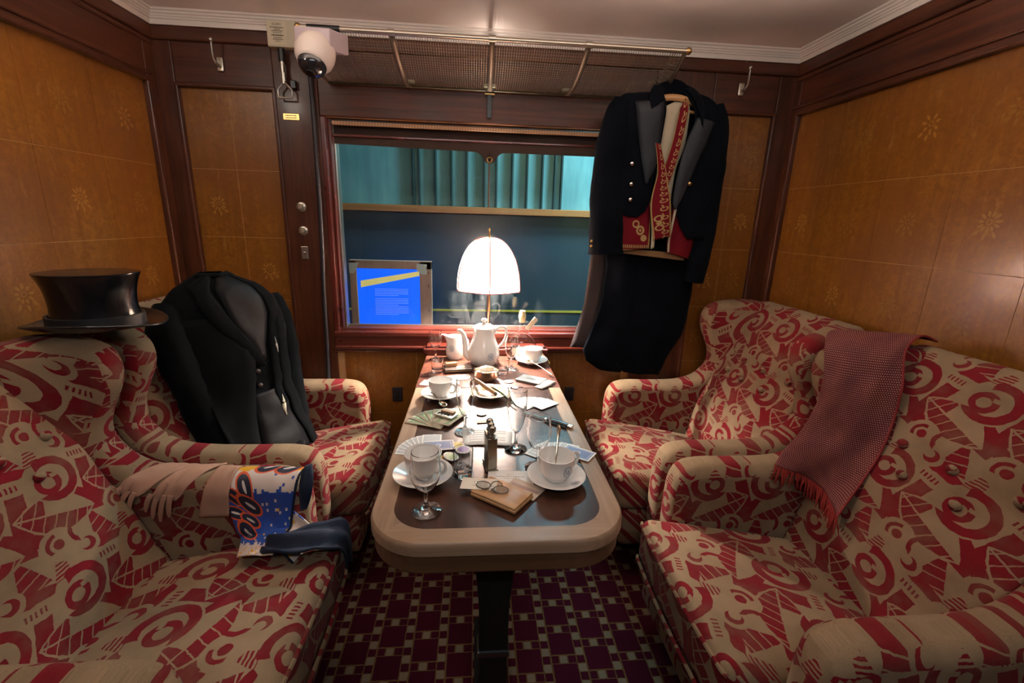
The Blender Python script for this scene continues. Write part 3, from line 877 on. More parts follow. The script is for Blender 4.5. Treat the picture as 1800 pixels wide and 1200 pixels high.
# ------------------------------------------------------------------ wing armchairs (local: +x towards the wall, y across, z up)
def resamp(pts, step=.014):
    P = [Vector(p) for p in pts]; out = [P[0]]; acc = 0
    for i in range(1, len(P)):
        a, b = P[i - 1], P[i]; L = (b - a).length
        while acc + L >= step:
            t = (step - acc) / L; a = a.lerp(b, t); out.append(a); L = (b - a).length; acc = 0
        acc += L
    return out
def uv_arm(yc, off):
    def fn(p, n, c):
        if abs(n.x) > .75: return (p.y + off + .31, p.z + .11)
        return (p.x + off, p.z - abs(p.y - yc) * (1 if n.z > -.2 else 0) + .07)
    return fn
def make_chair(dw):
    root = thing('armchair', None, 'armchair', (0, 0, 0))
    # seat cushion
    def crown(p):
        x, y, z = p
        if z > 0: z += .024 * (1 - (x / .29) ** 2 if abs(x) < .29 else 0) * (1 - (y / .27) ** 2 if abs(y) < .27 else 0)
        if x < 0: x -= .012 * (1 - (y / .27) ** 2) * (1 if z > -.06 else .6)
        z -= .185 * (x + .285) * (1 if z > -.02 else .35)      # the seat rakes down to the back
        return [x, y, z]
    mb = rbox(MB(), (.285, 0, .385), (.285, .268, .078), .038, 9, 4, crown)
    seat = mb.build('seat_cushion', MOQ, root, uvproj=lambda p, n, c: (p.y + .05, p.x + p.z - .46))
    # piping round the cushion top and bottom edge
    def loop(z, e):
        pts = []
        for cx, cy, a0 in ((.535, .235, 0), (.035, .235, pi / 2), (.035, -.235, pi), (.535, -.235, 1.5 * pi)):
            for k in range(6):
                a = a0 + pi / 2 * k / 5
                bx = -.012 * (1 - (cy / .27) ** 2) if cx < .1 else 0
                pts.append((cx + .036 * cos(a) * e + bx, cy + .036 * sin(a) * e, z - .185 * (cx + .036 * cos(a) * e) * (1 if z > .4 else .35)))
            if cx < .1 and cy > 0:
                for k in range(1, 6): pts.append((.035 - .036 * e - .012 * (1 - ((.235 - .47 * k / 6) / .27) ** 2), .235 - .47 * k / 6, z))
        return pts + [pts[0]]
    MB().tube([q for q in loop(.440, .93) if q[0] < .10 and abs(q[1]) < .262], .0055, 6, False).build('piping', MOQ, seat, uvproj=lambda p, n, c: (p.y, p.x))
    MB().tube([q for q in loop(.315, .98) if q[0] < .10 and abs(q[1]) < .262], .0055, 6, False).build('piping', MOQ, seat, uvproj=lambda p, n, c: (p.y, p.x))
    # upholstered base under the cushion
    rbox(MB(), (.43, 0, .225), (.40, .262, .075), .018, 4, 2).build('seat_base', MOQ, root, uvproj=lambda p, n, c: (p.y + .05, p.z + p.x + .2))
    # arms
    armp = [(.150, .185), (.118, .25), (.108, .36), (.108, .49), (.116, .560), (.146, .604), (.21, .620), (.32, .620), (.42 + dw * .5, .622), (.49 + dw, .634), (.55 + dw, .664), (.59 + dw, .715), (.62 + dw, .79), (.70 + dw, .83), (.80, .74), (.82, .55), (.82, .38), (.81, .25), (.76, .18), (.60, .165), (.36, .165), (.22, .167)]
    ap = resamp([tuple(p) for p in cr(armp, 8, True)], .016)
    bw = max(0, dw - .015) * .9
    wingp = [(.61 + dw, .60), (.585 + dw, .66), (.592 + dw, .72), (.590 + dw, .775), (.562 + dw, .84), (.538 + dw, .895), (.534 + dw, .945), (.552 + dw, .990), (.594 + dw, 1.015), (.67 + dw * .6, 1.026), (.75, 1.030), (.83, 1.020), (.865, .985), (.868, .90), (.86, .75), (.84, .60), (.73 + dw * .5, .56)]
    wp = resamp([tuple(p) for p in cr(wingp, 8, True)], .016)
    bprof = [(.500, .34), (.514 + bw * .3, .41), (.540 + bw * .7, .52), (.584 + bw, .63), (.630 + bw, .73), (.672 + bw, .82), (.706 + bw, .90), (.732 + bw * .9, .965), (.758 + bw * .8, 1.012), (.796 + bw * .6, 1.036), (.842, 1.028), (.864, .985), (.870, .88), (.868, .70), (.855, .45), (.84, .20), (.72, .17), (.56, .20)]
    def prof_d(z):
        for p, q in zip(bprof[:10], bprof[1:10]):
            if z <= q[1]: return p[0] + (q[0] - p[0]) * (z - p[1]) / (q[1] - p[1])
        return bprof[9][0]
    IN = .075 + dw * 1.2                                    # how far the wing leans in to meet the back
    for s in (-1, 1):
        yc = s * .3235
        pillow(MB(), ap, .0565, .042, 7, 1, 'xz', yc).build('arm', MOQ, root, uvproj=uv_arm(yc, s * .17), ang=70)
        w = pillow(MB(), wp, .052, .042, 6, 1, 'xz', yc)
        def lean(q):
            x, y, z = q
            if s * (y - yc) < -.004:
                t = min(1, max(0, (x - (.575 + dw)) / .20)); t = t * t * (3 - 2 * t)
                y -= s * IN * t
            return (x, y, z)
        # inner face needs interior points to bend smoothly
        w.f = [f for f in w.f if len(f) == 4]; w.uv = [None] * len(w.f); w.m = [0] * len(w.f)
        rows = []
        wmin, wmax = min(p[0] for p in wp), max(p[0] for p in wp)
        n = len(wp)
        inner = [w.v[i] for i in (range(n) if s > 0 else range(len(w.v) - n, len(w.v)))]
        outer = [w.v[i] for i in (range(len(w.v) - n, len(w.v)) if s > 0 else range(n))]
        cx, cz = .70 + dw * .4, .80
        yi = yc - s * .052; yo = yc + s * .052
        for ring, yy in ((inner, yi), (outer, yo)):
            R = 9; vv = []; ff = []
            for k in range(R):
                t = 1 - k / R
                vv += [(cx + (p[0] - cx) * t, yy, cz + (p[2] - cz) * t) for p in ring]
            c0 = len(vv); vv.append((cx, yy, cz))
            for k in range(R - 1):
                ff += [(k * n + i, k * n + (i + 1) % n, (k + 1) * n + (i + 1) % n, (k + 1) * n + i) for i in range(n)]
            ff += [((R - 1) * n + i, (R - 1) * n + (i + 1) % n, c0) for i in range(n)]
            w.add(vv, ff)
        w.v = [lean(q) for q in w.v]
        w.build('wing', MOQ, root, uvproj=uv_arm(yc, s * .11 + .05), ang=70)
        # piping along the wing's front edge
        i0 = min(range(len(wp)), key=lambda i: (wp[i][0] - (.60 + dw)) ** 2 + (wp[i][1] - .68) ** 2)
    # back
    bp = resamp([tuple(p) for p in cr(bprof, 8, True)], .018)
    bk = pillow(MB(), bp, .270, .022, 4, 18, 'xz', 0)
    BT = [(-.19, .800), (-.055, .800), (.08, .800), (.205, .800), (-.105, .735), (.03, .735), (.155, .735)]
    def bul(y, z): return .030 * max(0, 1 - (y / .25) ** 2) * sin(pi * min(1, max(0, (z - .42) / .62)))
    def bulge(q):
        x, y, z = q
        if x < .80 and .42 < z < 1.02:
            x -= bul(y, z)
            for b in BT:
                d2 = ((y - b[0]) ** 2 + (z - b[1]) ** 2) / .03 ** 2
                x += .007 * math.exp(-d2)
        return (x, y, z)
    bk.v = [bulge(q) for q in bk.v]
    back = bk.build('backrest', MOQ, root, uvproj=lambda p, n, c: (p.y + .02, p.z + (p.x - .6) * .55 + .13), ang=75)
    for i, b in enumerate(BT):
        y, z = b
        if abs(y) > .2: continue
        x = prof_d(z) - bul(y, z) + .001
        MB().ball((0, 0, 0), .0145, 12, 8, (.8, 1, 1)).build('button', MOQ, back, uvproj=lambda p, n, c, i=i: (p.y + i * .037, p.z + i * .051), loc=(x, y, z), rot=(0, radians(-25), 0))
    # legs
    for lx, ly in ((.16, .28), (.16, -.28), (.78, .28), (.78, -.28)):
        mb = MB()
        pr = [(.017, 0), (.019, .01), (.023, .08), (.028, .155), (.028, .185)]
        v = []; 
        for r, z in pr: v += [(lx - r, ly - r, z), (lx + r, ly - r, z), (lx + r, ly + r, z), (lx - r, ly + r, z)]
        f = [(3, 2, 1, 0), tuple(range(16, 20))]
        for i in range(4):
            for k in range(4): f.append((i * 4 + k, i * 4 + (k + 1) % 4, i * 4 + 4 + (k + 1) % 4, i * 4 + 4 + k))
        mb.add(v, f).build('leg', MAHOG['z'], root, smooth=False, bevel=.003)
    return root
XRC, XLC, YN1, YN2, YNL = 0.535, -0.385, 0.966, 1.730, 0.948
chair0 = make_chair(.015)
chair0.location = (XRC, YN1, 0)
tag(chair0, 'red and beige moquette wing armchair under the red shawl, nearest on the right')
c = copy_tree(chair0); c.location = (XRC, YN2, 0); c['label'] = 'red and beige moquette wing armchair beside the window, below the hanging tailcoat'
chair1 = make_chair(.060)
chair1.location = (XLC, YNL, 0); chair1.rotation_euler = (0, 0, pi)
tag(chair1, 'red and beige moquette wing armchair with gloves and silk scarf on its arm')
c = copy_tree(chair1); c.location = (XLC, YN2, 0); c['label'] = 'red and beige moquette wing armchair with the black coat propped in it'
for o in list(COL.objects):
    if o.name.startswith('armchair') and o.parent is None: o['group'] = 'matching wing armchairs facing the table'
# ------------------------------------------------------------------ table
TZ, TX, TH = 0.74, 0.057, 0.279           # top height, centre, half width
TY0, TYS, TY1 = 0.768, 1.635, 2.058       # front, joint of the leaf, rear
table = thing('dining_table', 'long dark table with rounded walnut edge on a black pedestal', 'table', (TX, 1.4, 0))
def tb(mb): return mb.xf(Matrix.Translation((-TX, -1.4, 0)))
def front_outline(w, y0, R, n=10):
    """U shape from the left rear corner round the front to the right rear corner"""
    pts = [(TX - w, TYS)]
    for k in range(n + 1):
        a = pi + pi / 2 * k / n
        pts.append((TX - w + R + R * cos(a), y0 + R + R * sin(a)))
    for k in range(n + 1):
        a = 1.5 * pi + pi / 2 * k / n
        pts.append((TX + w - R + R * cos(a), y0 + R + R * sin(a)))
    pts.append((TX + w, TYS))
    return pts
EW = .050
oo = front_outline(TH, TY0, .125); ii = front_outline(TH - EW, TY0 + EW, .080)
mb = tb(MB().prism(ii, TZ - .022, TZ)); mb.build('table_top', TOPWOOD, table, smooth=False)
def edge_piece(i0, i1, name, mat):
    mb = MB(); v = []; f = []
    rows = [(1.0, -.026), (1.0, -.008), (.97, -.002), (.90, .002), (0.03, .002), (0.0, -.001), (0.0, -.026)]
    idx = list(range(i0, i1 + 1)); m = len(rows)
    for i in idx:
        a, b = Vector(oo[i]), Vector(ii[i])
        for t, dz in rows:
            p = b.lerp(a, t); v.append((p.x, p.y, TZ + dz))
    for i in range(len(idx) - 1):
        for k in range(m):
            k2 = (k + 1) % m
            f.append((i * m + k, i * m + k2, (i + 1) * m + k2, (i + 1) * m + k))
    f.append(tuple(range(m))); f.append(tuple((len(idx) - 1) * m + k for k in range(m))[::-1])
    tb(mb.add(v, f)).build(name, mat, table, ang=35)
edge_piece(0, 6, 'edge_strip', TRIMWOOD['y'])
edge_piece(6, 17, 'edge_strip', TRIMWOOD['x'])
edge_piece(17, 23, 'edge_strip', TRIMWOOD['y'])
ap_o = front_outline(TH - .006, TY0 + .006, .120)
tb(MB().prism(ap_o, TZ - .072, TZ - .027)).build('apron', wood('apron_wood', (.075, .035, .016), (.15, .075, .034), .45, .1, 'x'), table, smooth=False, bevel=.004)
tb(MB().box((TX - TH, TYS + .003, TZ - .028), (TX + TH, TY1, TZ + .001))).build('rear_leaf', LEAFWOOD, table, smooth=False, bevel=.003)
tb(MB().box((TX - TH + .02, TYS + .003, TZ - .07), (TX + TH - .02, TY1 - .01, TZ - .028))).build('rear_apron', MAHOG['x'], table, smooth=False)
# pedestal: post with curved brackets, metal collar, foot
PY = .985
bp = [(-.20, .668), (-.155, .650), (-.105, .615), (-.070, .565), (-.048, .49), (-.040, .40), (-.038, .30), (-.038, .0), (.038, .0), (.038, .30), (.040, .40), (.048, .49), (.070, .565), (.105, .615), (.155, .650), (.20, .668)]
mb = MB(); n = len(bp); v = [(x, -.026, z) for x, z in bp] + [(x, .026, z) for x, z in bp]
f = [tuple(range(n)), tuple(range(2 * n - 1, n - 1, -1))] + [(i, n + i, n + (i + 1) % n, (i + 1) % n) for i in range(n)]
mb.add(v, f).build('pedestal', BLACKWOOD, table, smooth=False, bevel=.006, loc=(0, PY - 1.4, 0))
mb = MB(); mb.box((-.043, -.031, .232), (.043, .031, .252)).build('collar', simple('blued_steel', (.20, .25, .28), .3, 1.0), table, smooth=False, bevel=.004, loc=(0, PY - 1.4, 0))
mb = MB(); mb.box((-.05, -.04, .0), (.05, .30, .03)).build('foot', BLACKWOOD, table, smooth=False, bevel=.006, loc=(0, PY - 1.4, 0))
# ledge against the wall, carrying the lamp
ledge = thing('wall_ledge', 'small red mahogany ledge fixed under the window behind the table', 'ledge', (.057, 2.10, .74))
MB().box((-.295, -.040, .0), (.295, .030, .034)).build('ledge_body', REDMAHOG['x'], ledge, smooth=False, bevel=.006)
MB().box((-.280, -.030, .034), (.280, .030, .046)).build('ledge_top', REDMAHOG['x'], ledge, smooth=False, bevel=.005)
# ------------------------------------------------------------------ table lamp
LX, LY = .064, 2.088
lamp = thing('table_lamp', 'glowing dome table lamp with white silk panels on a brass stem', 'table lamp', (LX, LY, .786))
MB().lathe([(0, 0), (.050, 0), (.050, .008), (.042, .014), (.030, .022), (.014, .030), (.010, .045)], 28).build('base', BRASS, lamp)
MB().tube([(0, 0, .03), (0, 0, .28)], .0085, 14).build('stem', simple('rosy_brass', (.62, .36, .22), .25, 1.0), lamp)
def m_shade():
    m = bpy.data.materials.new('white_silk_shade'); m.use_nodes = True; nt = m.node_tree; nt.nodes.clear()
    o = nt.nodes.new('ShaderNodeOutputMaterial'); t = nt.nodes.new('ShaderNodeBsdfTranslucent'); t.inputs[0].default_value = (.58, .44, .37, 1)
    d = nt.nodes.new('ShaderNodeBsdfDiffuse'); d.inputs[0].default_value = (.80, .68, .62, 1)
    x = nt.nodes.new('ShaderNodeMixShader'); x.inputs[0].default_value = .30
    nt.links.new(t.outputs[0], x.inputs[1]); nt.links.new(d.outputs[0], x.inputs[2]); nt.links.new(x.outputs[0], o.inputs[0])
    m.diffuse_color = (1, .95, .9, 1)
    return m
SHADE = m_shade()
sp = cr([(.155, .266), (.1575, .285), (.151, .345), (.133, .405), (.104, .455), (.064, .488), (.026, .499)], 5)
NP = 6
def shade_pt(r, a, z):
    """hexagonal dome with slightly bowed panels"""
    k = a / (2 * pi / NP); fr = k - math.floor(k)
    flat = cos(pi / NP) / cos((fr - .5) * 2 * pi / NP)
    rr = r * (flat * .62 + .38)
    return (rr * cos(a), rr * sin(a), z)
A0 = -pi / 2
for k in range(NP):
    mb = MB()
    def fn(u, v, k=k):
        i = v * (len(sp) - 1); p = sp[int(round(i))]
        a = 2 * pi * (k + u) / NP
        q = shade_pt(p.x, a + 1e-9, p.y)
        c, s = cos(A0), sin(A0)
        sag = .012 * (1 - (2 * u - 1) ** 2) * (1 - v) ** 3
        return (q[0] * c - q[1] * s, q[0] * s + q[1] * c, q[2] + sag * 0)
    mb.grid(fn, 8, len(sp) - 1)
    mb.build('shade_panel', SHADE, lamp, ang=60)
RIB = simple('rose_braid', (.20, .045, .035), .7)
for k in range(NP):
    a = 2 * pi * k / NP + A0
    MB().tube([(p.x * 1.004 * cos(a), p.x * 1.004 * sin(a), p.y) for p in sp], .0030, 6).build('shade_rib', RIB, lamp)
MB().tube([(shade_pt(.1555, 2 * pi * k / 48 + 1e-9, .266)[0] * cos(A0) - shade_pt(.1555, 2 * pi * k / 48 + 1e-9, .266)[1] * sin(A0), shade_pt(.1555, 2 * pi * k / 48 + 1e-9, .266)[0] * sin(A0) + shade_pt(.1555, 2 * pi * k / 48 + 1e-9, .266)[1] * cos(A0), .266) for k in range(49)], .0026, 6, False).build('shade_hem', RIB, lamp)
MB().lathe([(0, .496), (.012, .497), (.012, .502), (.004, .505), (.0035, .525), (.006, .530), (.0035, .538), (0, .540)], 14).build('finial', BRASS, lamp)
MB().tube([(0, 0, .365), (0, 0, .40)], .013, 12).build('bulb_holder', BRASS, lamp)
# spokes that carry the shade
for k in range(3):
    a = 2 * pi * k / 3 + .5
    MB().tube([(0, 0, .498), (.03 * cos(a), .03 * sin(a), .4975)], .0018, 5).build('shade_spoke', BRASS, lamp)
L = lamp_light('table_lamp_bulb', 'POINT', (0, 0, .335), 72.0, (1.0, .87, .77), 0.028)
L.parent = lamp; L.location = (0.0, 0.0, .338)
# ------------------------------------------------------------------ things on the table
T = TZ + .0022
def crest(mb, M, r=.013):
    """ring with interlaced W and L, M maps (x,y,0) to the surface"""
    n = 22
    for rr, w in ((r, r * .10), (r * .82, r * .05)):
        for k in range(n):
            a, b = 2 * pi * k / n, 2 * pi * (k + 1) / n
            mb.add([M(rr * cos(a), rr * 1.12 * sin(a)), M((rr - w) * cos(a), (rr - w) * 1.12 * sin(a)), M((rr - w) * cos(b), (rr - w) * 1.12 * sin(b)), M(rr * cos(b), rr * 1.12 * sin(b))], [(0, 1, 2, 3)])
    def stroke(p, q, w):
        d = Vector((q[0] - p[0], q[1] - p[1])); nn = Vector((-d.y, d.x)).normalized() * w
        mb.add([M(p[0] * r + nn.x * r, p[1] * r + nn.y * r), M(p[0] * r - nn.x * r, p[1] * r - nn.y * r), M(q[0] * r - nn.x * r, q[1] * r - nn.y * r), M(q[0] * r + nn.x * r, q[1] * r + nn.y * r)], [(0, 1, 2, 3)])
    for p, q in (((-.6, .5), (-.3, -.4)), ((-.3, -.4), (0, .5)), ((0, .5), (.3, -.4)), ((.3, -.4), (.6, .5)), ((.12, .55), (.12, -.6)), ((.12, -.6), (.6, -.55))):
        stroke(p, q, .07)
    return mb
def cyl_map(r, a0, z0, slope=0.0):
    def M(x, y):
        a = a0 + x / r; rr = r + .0006 + slope * y
        return (rr * cos(a), rr * sin(a), z0 + y)
    return M

SAUCER = [(0, .004), (.024, .004), (.026, .0), (.030, .0), (.031, .0035), (.050, .010), (.070, .019), (.0725, .0215), (.0715, .0225), (.050, .0145), (.036, .0085), (.027, .0085), (.024, .0075), (0, .0075)]
CUP = [(0, .004), (.020, .004), (.021, .0), (.025, .0), (.026, .004), (.034, .012), (.039, .022), (.0415, .036), (.0425, .056), (.0432, .0585), (.0418, .0592), (.0405, .056), (.0390, .036), (.0365, .024), (.031, .0145), (.022, .009), (0, .008)]
def make_saucer(x, y, label, s=1.0, crest_at=None):
    o = thing('saucer', label, 'saucer', (x, y, T), group='white crested saucers')
    MB().lathe([(r * s, z) for r, z in SAUCER], 40).build('dish', CHINA, o)
    if crest_at is not None:
        c, sn = cos(crest_at), sin(crest_at)
        mb = crest(MB(), lambda u, v: ((.055 * s + v) * c - u * sn, (.055 * s + v) * sn + u * c, .0182 + v * .45), .0095)
        mb.build('crest', CREST, o, smooth=False, merge=False)
    return o
def make_cup(x, y, label, hand, crest_at=None, s=1.0):
    o = thing('coffee_cup', label, 'cup', (x, y, T + .0088), group='white crested coffee cups')
    b = MB().lathe([(r * s, z * s) for r, z in CUP], 40).build('bowl', CHINA, o)
    c, sn = cos(hand), sin(hand)
    pts = cr([(.040, .048), (.050, .052), (.061, .047), (.063, .034), (.055, .021), (.040, .018)], 6)
    MB().tube([(p.x * s * c, p.x * s * sn, p.y * s) for p in pts], [.0042 * s] * len(pts), 10, flat=((sn, -c, 0), .8)).build('handle', CHINA, o)
    if crest_at is not None:
        crest(MB(), cyl_map(.0415 * s, crest_at, .034 * s, .02), .0125).build('crest', CREST, o, smooth=False, merge=False)
    return o
SR = .0088
make_saucer(-.122, 1.003, 'white saucer at the left front of the table under a cup', 1.0, -2.2)
make_cup(-.122, 1.010, 'white coffee cup front left, seen through the wine glass', -.55, None, 1.05)
make_saucer(.203, .985, 'white saucer at the right front of the table holding cup with spoon', 1.0, -.75)
make_cup(.203, .988, 'white coffee cup front right with a spoon standing in it', .45, -1.05, 1.05)
make_saucer(-.116, 1.535, 'white saucer halfway along the left of the table', 1.0)
make_cup(-.118, 1.535, 'white coffee cup beside the tall flute, its handle towards the camera', -.55)
make_saucer(.258, 1.945, 'white saucer near the window at the right rear', 1.0)
make_cup(.262, 1.950, 'white coffee cup on the rear leaf beside the bottle', 2.7, None, 1.03)

def spoon(name, label, p0, p1, bowl=.020, tilt=None, mat=SILVER, L=.13, group=None):
    """p0 bowl centre, p1 handle end (world)"""
    a, b = Vector(p0), Vector(p1); d = (b - a); Ln = d.length; d.normalize()
    up = Vector((0, 0, 1)) if abs(d.z) < .8 else Vector((0, -1, 0))
    side = d.cross(up).normalized(); nrm = side.cross(d).normalized()
    o = thing(name, label, 'spoon', tuple(a), group=group)
    mb = MB()
    def fn(u, v):
        # oval dished bowl
        th = 2 * pi * u; r = v
        x = cos(th) * r * bowl; y = sin(th) * r * bowl * .66
        z = -.006 * (1 - r * r)
        q = d * x + side * y + nrm * z
        return tuple(q)
    mb.grid(fn, 20, 5); mb.build('bowl', mat, o, solid=.0012)
    pts = [d * (bowl * .95) , d * (bowl * 1.35) + nrm * .003, d * (Ln * .45) + nrm * .005, d * (Ln * .75) + nrm * .004, d * (Ln * .93) + nrm * .002, d * Ln + nrm * .001]
    MB().tube(pts, [.0022, .0020, .0020, .0032, .0062, .0022], 10, flat=(tuple(nrm), .38)).build('handle', mat, o)
    return o
spoon('teaspoon', 'gilt teaspoon standing upright in the front right cup', (.196, .975, T + .022), (.214, 1.040, T + .125), .017)
spoon('teaspoon', 'silver spoon lying off the rear right saucer towards the table edge', (.245, 1.888, T + .026), (.322, 1.755, T + .008), .018)
spoon('teaspoon', 'spoon with its bowl over the rim of the middle left saucer', (-.105, 1.445, T + .014), (-.150, 1.520, T + .026), .019)
spoon('teaspoon', 'brass coloured spoon behind the front left cup', (-.086, 1.058, T + .030), (-.170, 1.060, T + .030), .012, mat=BRASS)

def glass(name, label, x, y, bowl, stem_r, foot_r, seg=40, band=None):
    """bowl: outer profile [(r,z)...] from stem top to rim, local z from the table"""
    o = thing(name, label, 'glass', (x, y, T))
    z0 = bowl[0][1]
    out = cr(bowl, 6)
    inner = [(max(p.x - .0012, 0), p.y + .0008) for p in out]
    prof = [(p.x, p.y) for p in out] + [(inner[-1][0], inner[-1][1] + .0002)] + inner[::-1][:-1] + [(0, z0 + .004)]
    MB().lathe(prof, seg).build('bowl', SGLASS, o)
    if foot_r:
        MB().lathe([(0, 0), (foot_r, 0), (foot_r + .0005, .0012), (foot_r * .9, .0028), (foot_r * .45, .0055), (stem_r * 1.9, .011), (stem_r * 1.15, .02), (stem_r, .035), (stem_r, z0 - .006), (stem_r * 1.4, z0 + .001), (0, z0 + .0035)], seg).build('stem_and_foot', SGLASS, o)
    return o
def etched(o, r, a0, z, size=.009):
    crest(MB(), cyl_map(r, a0, z), size).build('etched_crest', simple('etched_white', (.6, .6, .6), .6), o, smooth=False, merge=False)
g = glass('wine_glass', 'short-stemmed wine glass standing in front of the front left cup', -.102, .878, [(.003, .052), (.018, .058), (.029, .076), (.0325, .098), (.0315, .122), (.029, .143)], .0045, .033)
g = glass('wine_glass', 'rounded wine glass behind the front right cup', .166, 1.052, [(.003, .055), (.018, .060), (.028, .078), (.0315, .099), (.0305, .120), (.028, .141)], .0042, .032)
g = glass('champagne_flute', 'tall plain flute standing between the banknotes and the coin', -.026, 1.262, [(.003, .052), (.012, .060), (.0205, .083), (.0255, .115), (.0265, .140), (.0255, .168)], .0038, .030)
g = glass('champagne_flute', 'tall flute with etched crest in the middle right of the table', .118, 1.152, [(.003, .050), (.012, .058), (.0205, .082), (.0262, .116), (.0275, .142), (.0268, .176)], .0038, .0315)
etched(g, .0268, -1.05, .128)
g = glass('wine_glass', 'tulip wine glass with etched crest in front of the bottle', .160, 1.855, [(.003, .052), (.016, .058), (.027, .080), (.0305, .105), (.0285, .130), (.0245, .152)], .0042, .030)
etched(g, .0300, -1.2, .112, .011)
g = glass('wine_glass', 'wine glass at the rear left corner by the jug', -.174, 1.995, [(.003, .055), (.016, .060), (.027, .078), (.0305, .098), (.030, .115), (.028, .132)], .0042, .028)
def tumbler(label, x, y, r, h, cut=False):
    o = thing('tumbler', label, 'glass', (x, y, T))
    base = h * .20
    MB().lathe([(0, 0), (r * .86, 0), (r * .90, .0025), (r * .93, base), (r * .96, h * .6), (r, h), (r - .0007, h + .0006), (r - .0014, h), (r * .96 - .0016, h * .6), (r * .93 - .002, base + .004), (r * .80, base + .0005), (0, base - .001)], 14 if cut else 36).build('glass_body', SGLASS, o, smooth=not cut)
    return o
t = tumbler('cut glass tumbler with crest just left of the lighter, near the front', -.025, 1.020, .0255, .072, True)
etched(t, .0246, -1.75, .040, .011)
tumbler('small empty tumbler at the rear left beside the dark case', -.153, 1.822, .0255, .060)
tumbler('small tumbler behind the sugar bowl', .120, 1.806, .0270, .060)

# coffee pot
pot = thing('coffee_pot', 'tall white china coffee pot with curved spout in front of the lamp', 'coffee pot', (.042, 1.935, T))
pb = [(0, .003), (.044, .003), (.046, 0), (.050, 0), (.054, .004), (.066, .022), (.070, .042), (.068, .062), (.060, .088), (.050, .115), (.044, .140), (.044, .158), (.047, .164)]
pp = cr(pb[3:], 4)
mb = MB(); prof = [(0, .003), (.044, .003), (.046, 0)] + [(p.x, p.y) for p in pp] + [(.044, .164), (.040, .155), (0, .150)]
# slightly fluted upper body
v0 = len(mb.v); mb.lathe(prof, 48)
mb.v = [((x * (1 + .022 * cos(8 * atan2(y, x)) * min(1, max(0, (z - .05) / .08)))), (y * (1 + .022 * cos(8 * atan2(y, x)) * min(1, max(0, (z - .05) / .08)))), z) for x, y, z in mb.v]
mb.build('body', CHINA, pot)
lid = MB().lathe([(0, .162), (.047, .163), (.049, .166), (.046, .169), (.036, .176), (.022, .181), (.009, .183), (.0065, .188), (.008, .191), (.0125, .195), (.0130, .200), (.009, .205), (0, .206)], 36).build('lid', CHINA, pot)
pts = cr([(-.058, .026), (-.074, .040), (-.080, .070), (-.082, .100), (-.088, .128), (-.098, .146), (-.108, .150), (-.114, .146)], 6)
MB().tube([(p.x, 0, p.y) for p in pts], [.019 - .0125 * (i / (len(pts) - 1)) ** .7 for i in range(len(pts))], 14).build('spout', CHINA, pot)
pts = cr([(.043, .140), (.054, .158), (.074, .170), (.092, .163), (.099, .140), (.092, .112), (.078, .090), (.062, .074)], 6)
MB().tube([(p.x, 0, p.y) for p in pts], .0058, 10).build('handle', CHINA, pot)
crest(MB(), cyl_map(.0712, -1.15, .050, -.06), .014).build('crest', CREST, pot, smooth=False, merge=False)
# milk jug
jug = thing('milk_jug', 'small white china milk jug with crest at the left of the coffee pot', 'jug', (-.088, 2.015, T))
pr = cr([(.030, 0), (.036, .010), (.041, .030), (.040, .052), (.034, .078), (.032, .094), (.036, .106)], 5)
mb = MB().lathe([(0, .002), (.028, .002)] + [(p.x, p.y) for p in pr] + [(.034, .106), (.030, .094), (.032, .078), (.037, .052), (.038, .03), (.032, .012), (0, .008)], 40)
def lip(q):
    x, y, z = q
    a = atan2(y, x); k = max(0, cos(a - pi)) ** 10 * max(0, (z - .070) / .036)
    return (x * (1 + .62 * k), y, z + .008 * k)
mb.v = [lip(q) for q in mb.v]; mb.build('body', CHINA, jug)
pts = cr([(.032, .092), (.046, .096), (.058, .084), (.058, .062), (.048, .042), (.037, .036)], 6)
MB().tube([(p.x, 0, p.y) for p in pts], .0045, 9).build('handle', CHINA, jug)
crest(MB(), cyl_map(.0405, -1.9, .056, -.1), .013).build('crest', CREST, jug, smooth=False, merge=False)

# bottle with cork and a wooden tag
bt = thing('spirit_bottle', 'round-shouldered clear bottle with a corked neck at the right of the lamp', 'bottle', (.219, 2.035, T))
ob = [(.062, 0), (.068, .010), (.072, .040), (.066, .070), (.050, .096), (.028, .118), (.0155, .136), (.0140, .160), (.0145, .180), (.016, .186)]
oc = cr(ob, 5)
MB().lathe([(0, .004)] + [(p.x, p.y) for p in oc] + [(p.x - .0016, p.y) for p in oc[::-1][:-1]] + [(.058, .006), (0, .008)], 40, sy=.62).build('bottle_body', SGLASS, bt)
MB().lathe([(0, .168), (.0125, .168), (.0150, .184), (.0165, .188), (.0165, .204), (.014, .210), (.0125, .222), (0, .223)], 20).build('cork', simple('sealed_cork', (.66, .47, .24), .6), bt)
mb = MB().grid(lambda u, v: (.0738 * cos(-2.25 + u * 1.35), .0738 * .62 * sin(-2.25 + u * 1.35) - .0006, .018 + v * .040), 14, 1); mb.build('paper_label', CREAM, bt)
tg = thing('bottle_tag', 'pale wooden peg leaning against the bottle neck', 'peg', (.241, 2.030, T + .135))
MB().box((-.011, -.006, 0), (.011, .006, .068)).build('peg_body', simple('pale_peg_wood', (.52, .40, .28), .6), tg, smooth=False, bevel=.003, rot=(0, radians(38), 0))
cd = MB().tube(cr([(.275, 2.012, T + .052), (.292, 2.005, T + .050), (.312, 1.99, T + .030), (.330, 1.975, T + .012), (.338, 1.95, T + .004), (.336, 1.925, T + .003)], 6), .0026, 7).build('gold_cord', simple('gold_cord_thread', (.55, .30, .08), .6))
tag(cd, 'twisted gold cord hanging from the bottle to the table edge', 'cord')

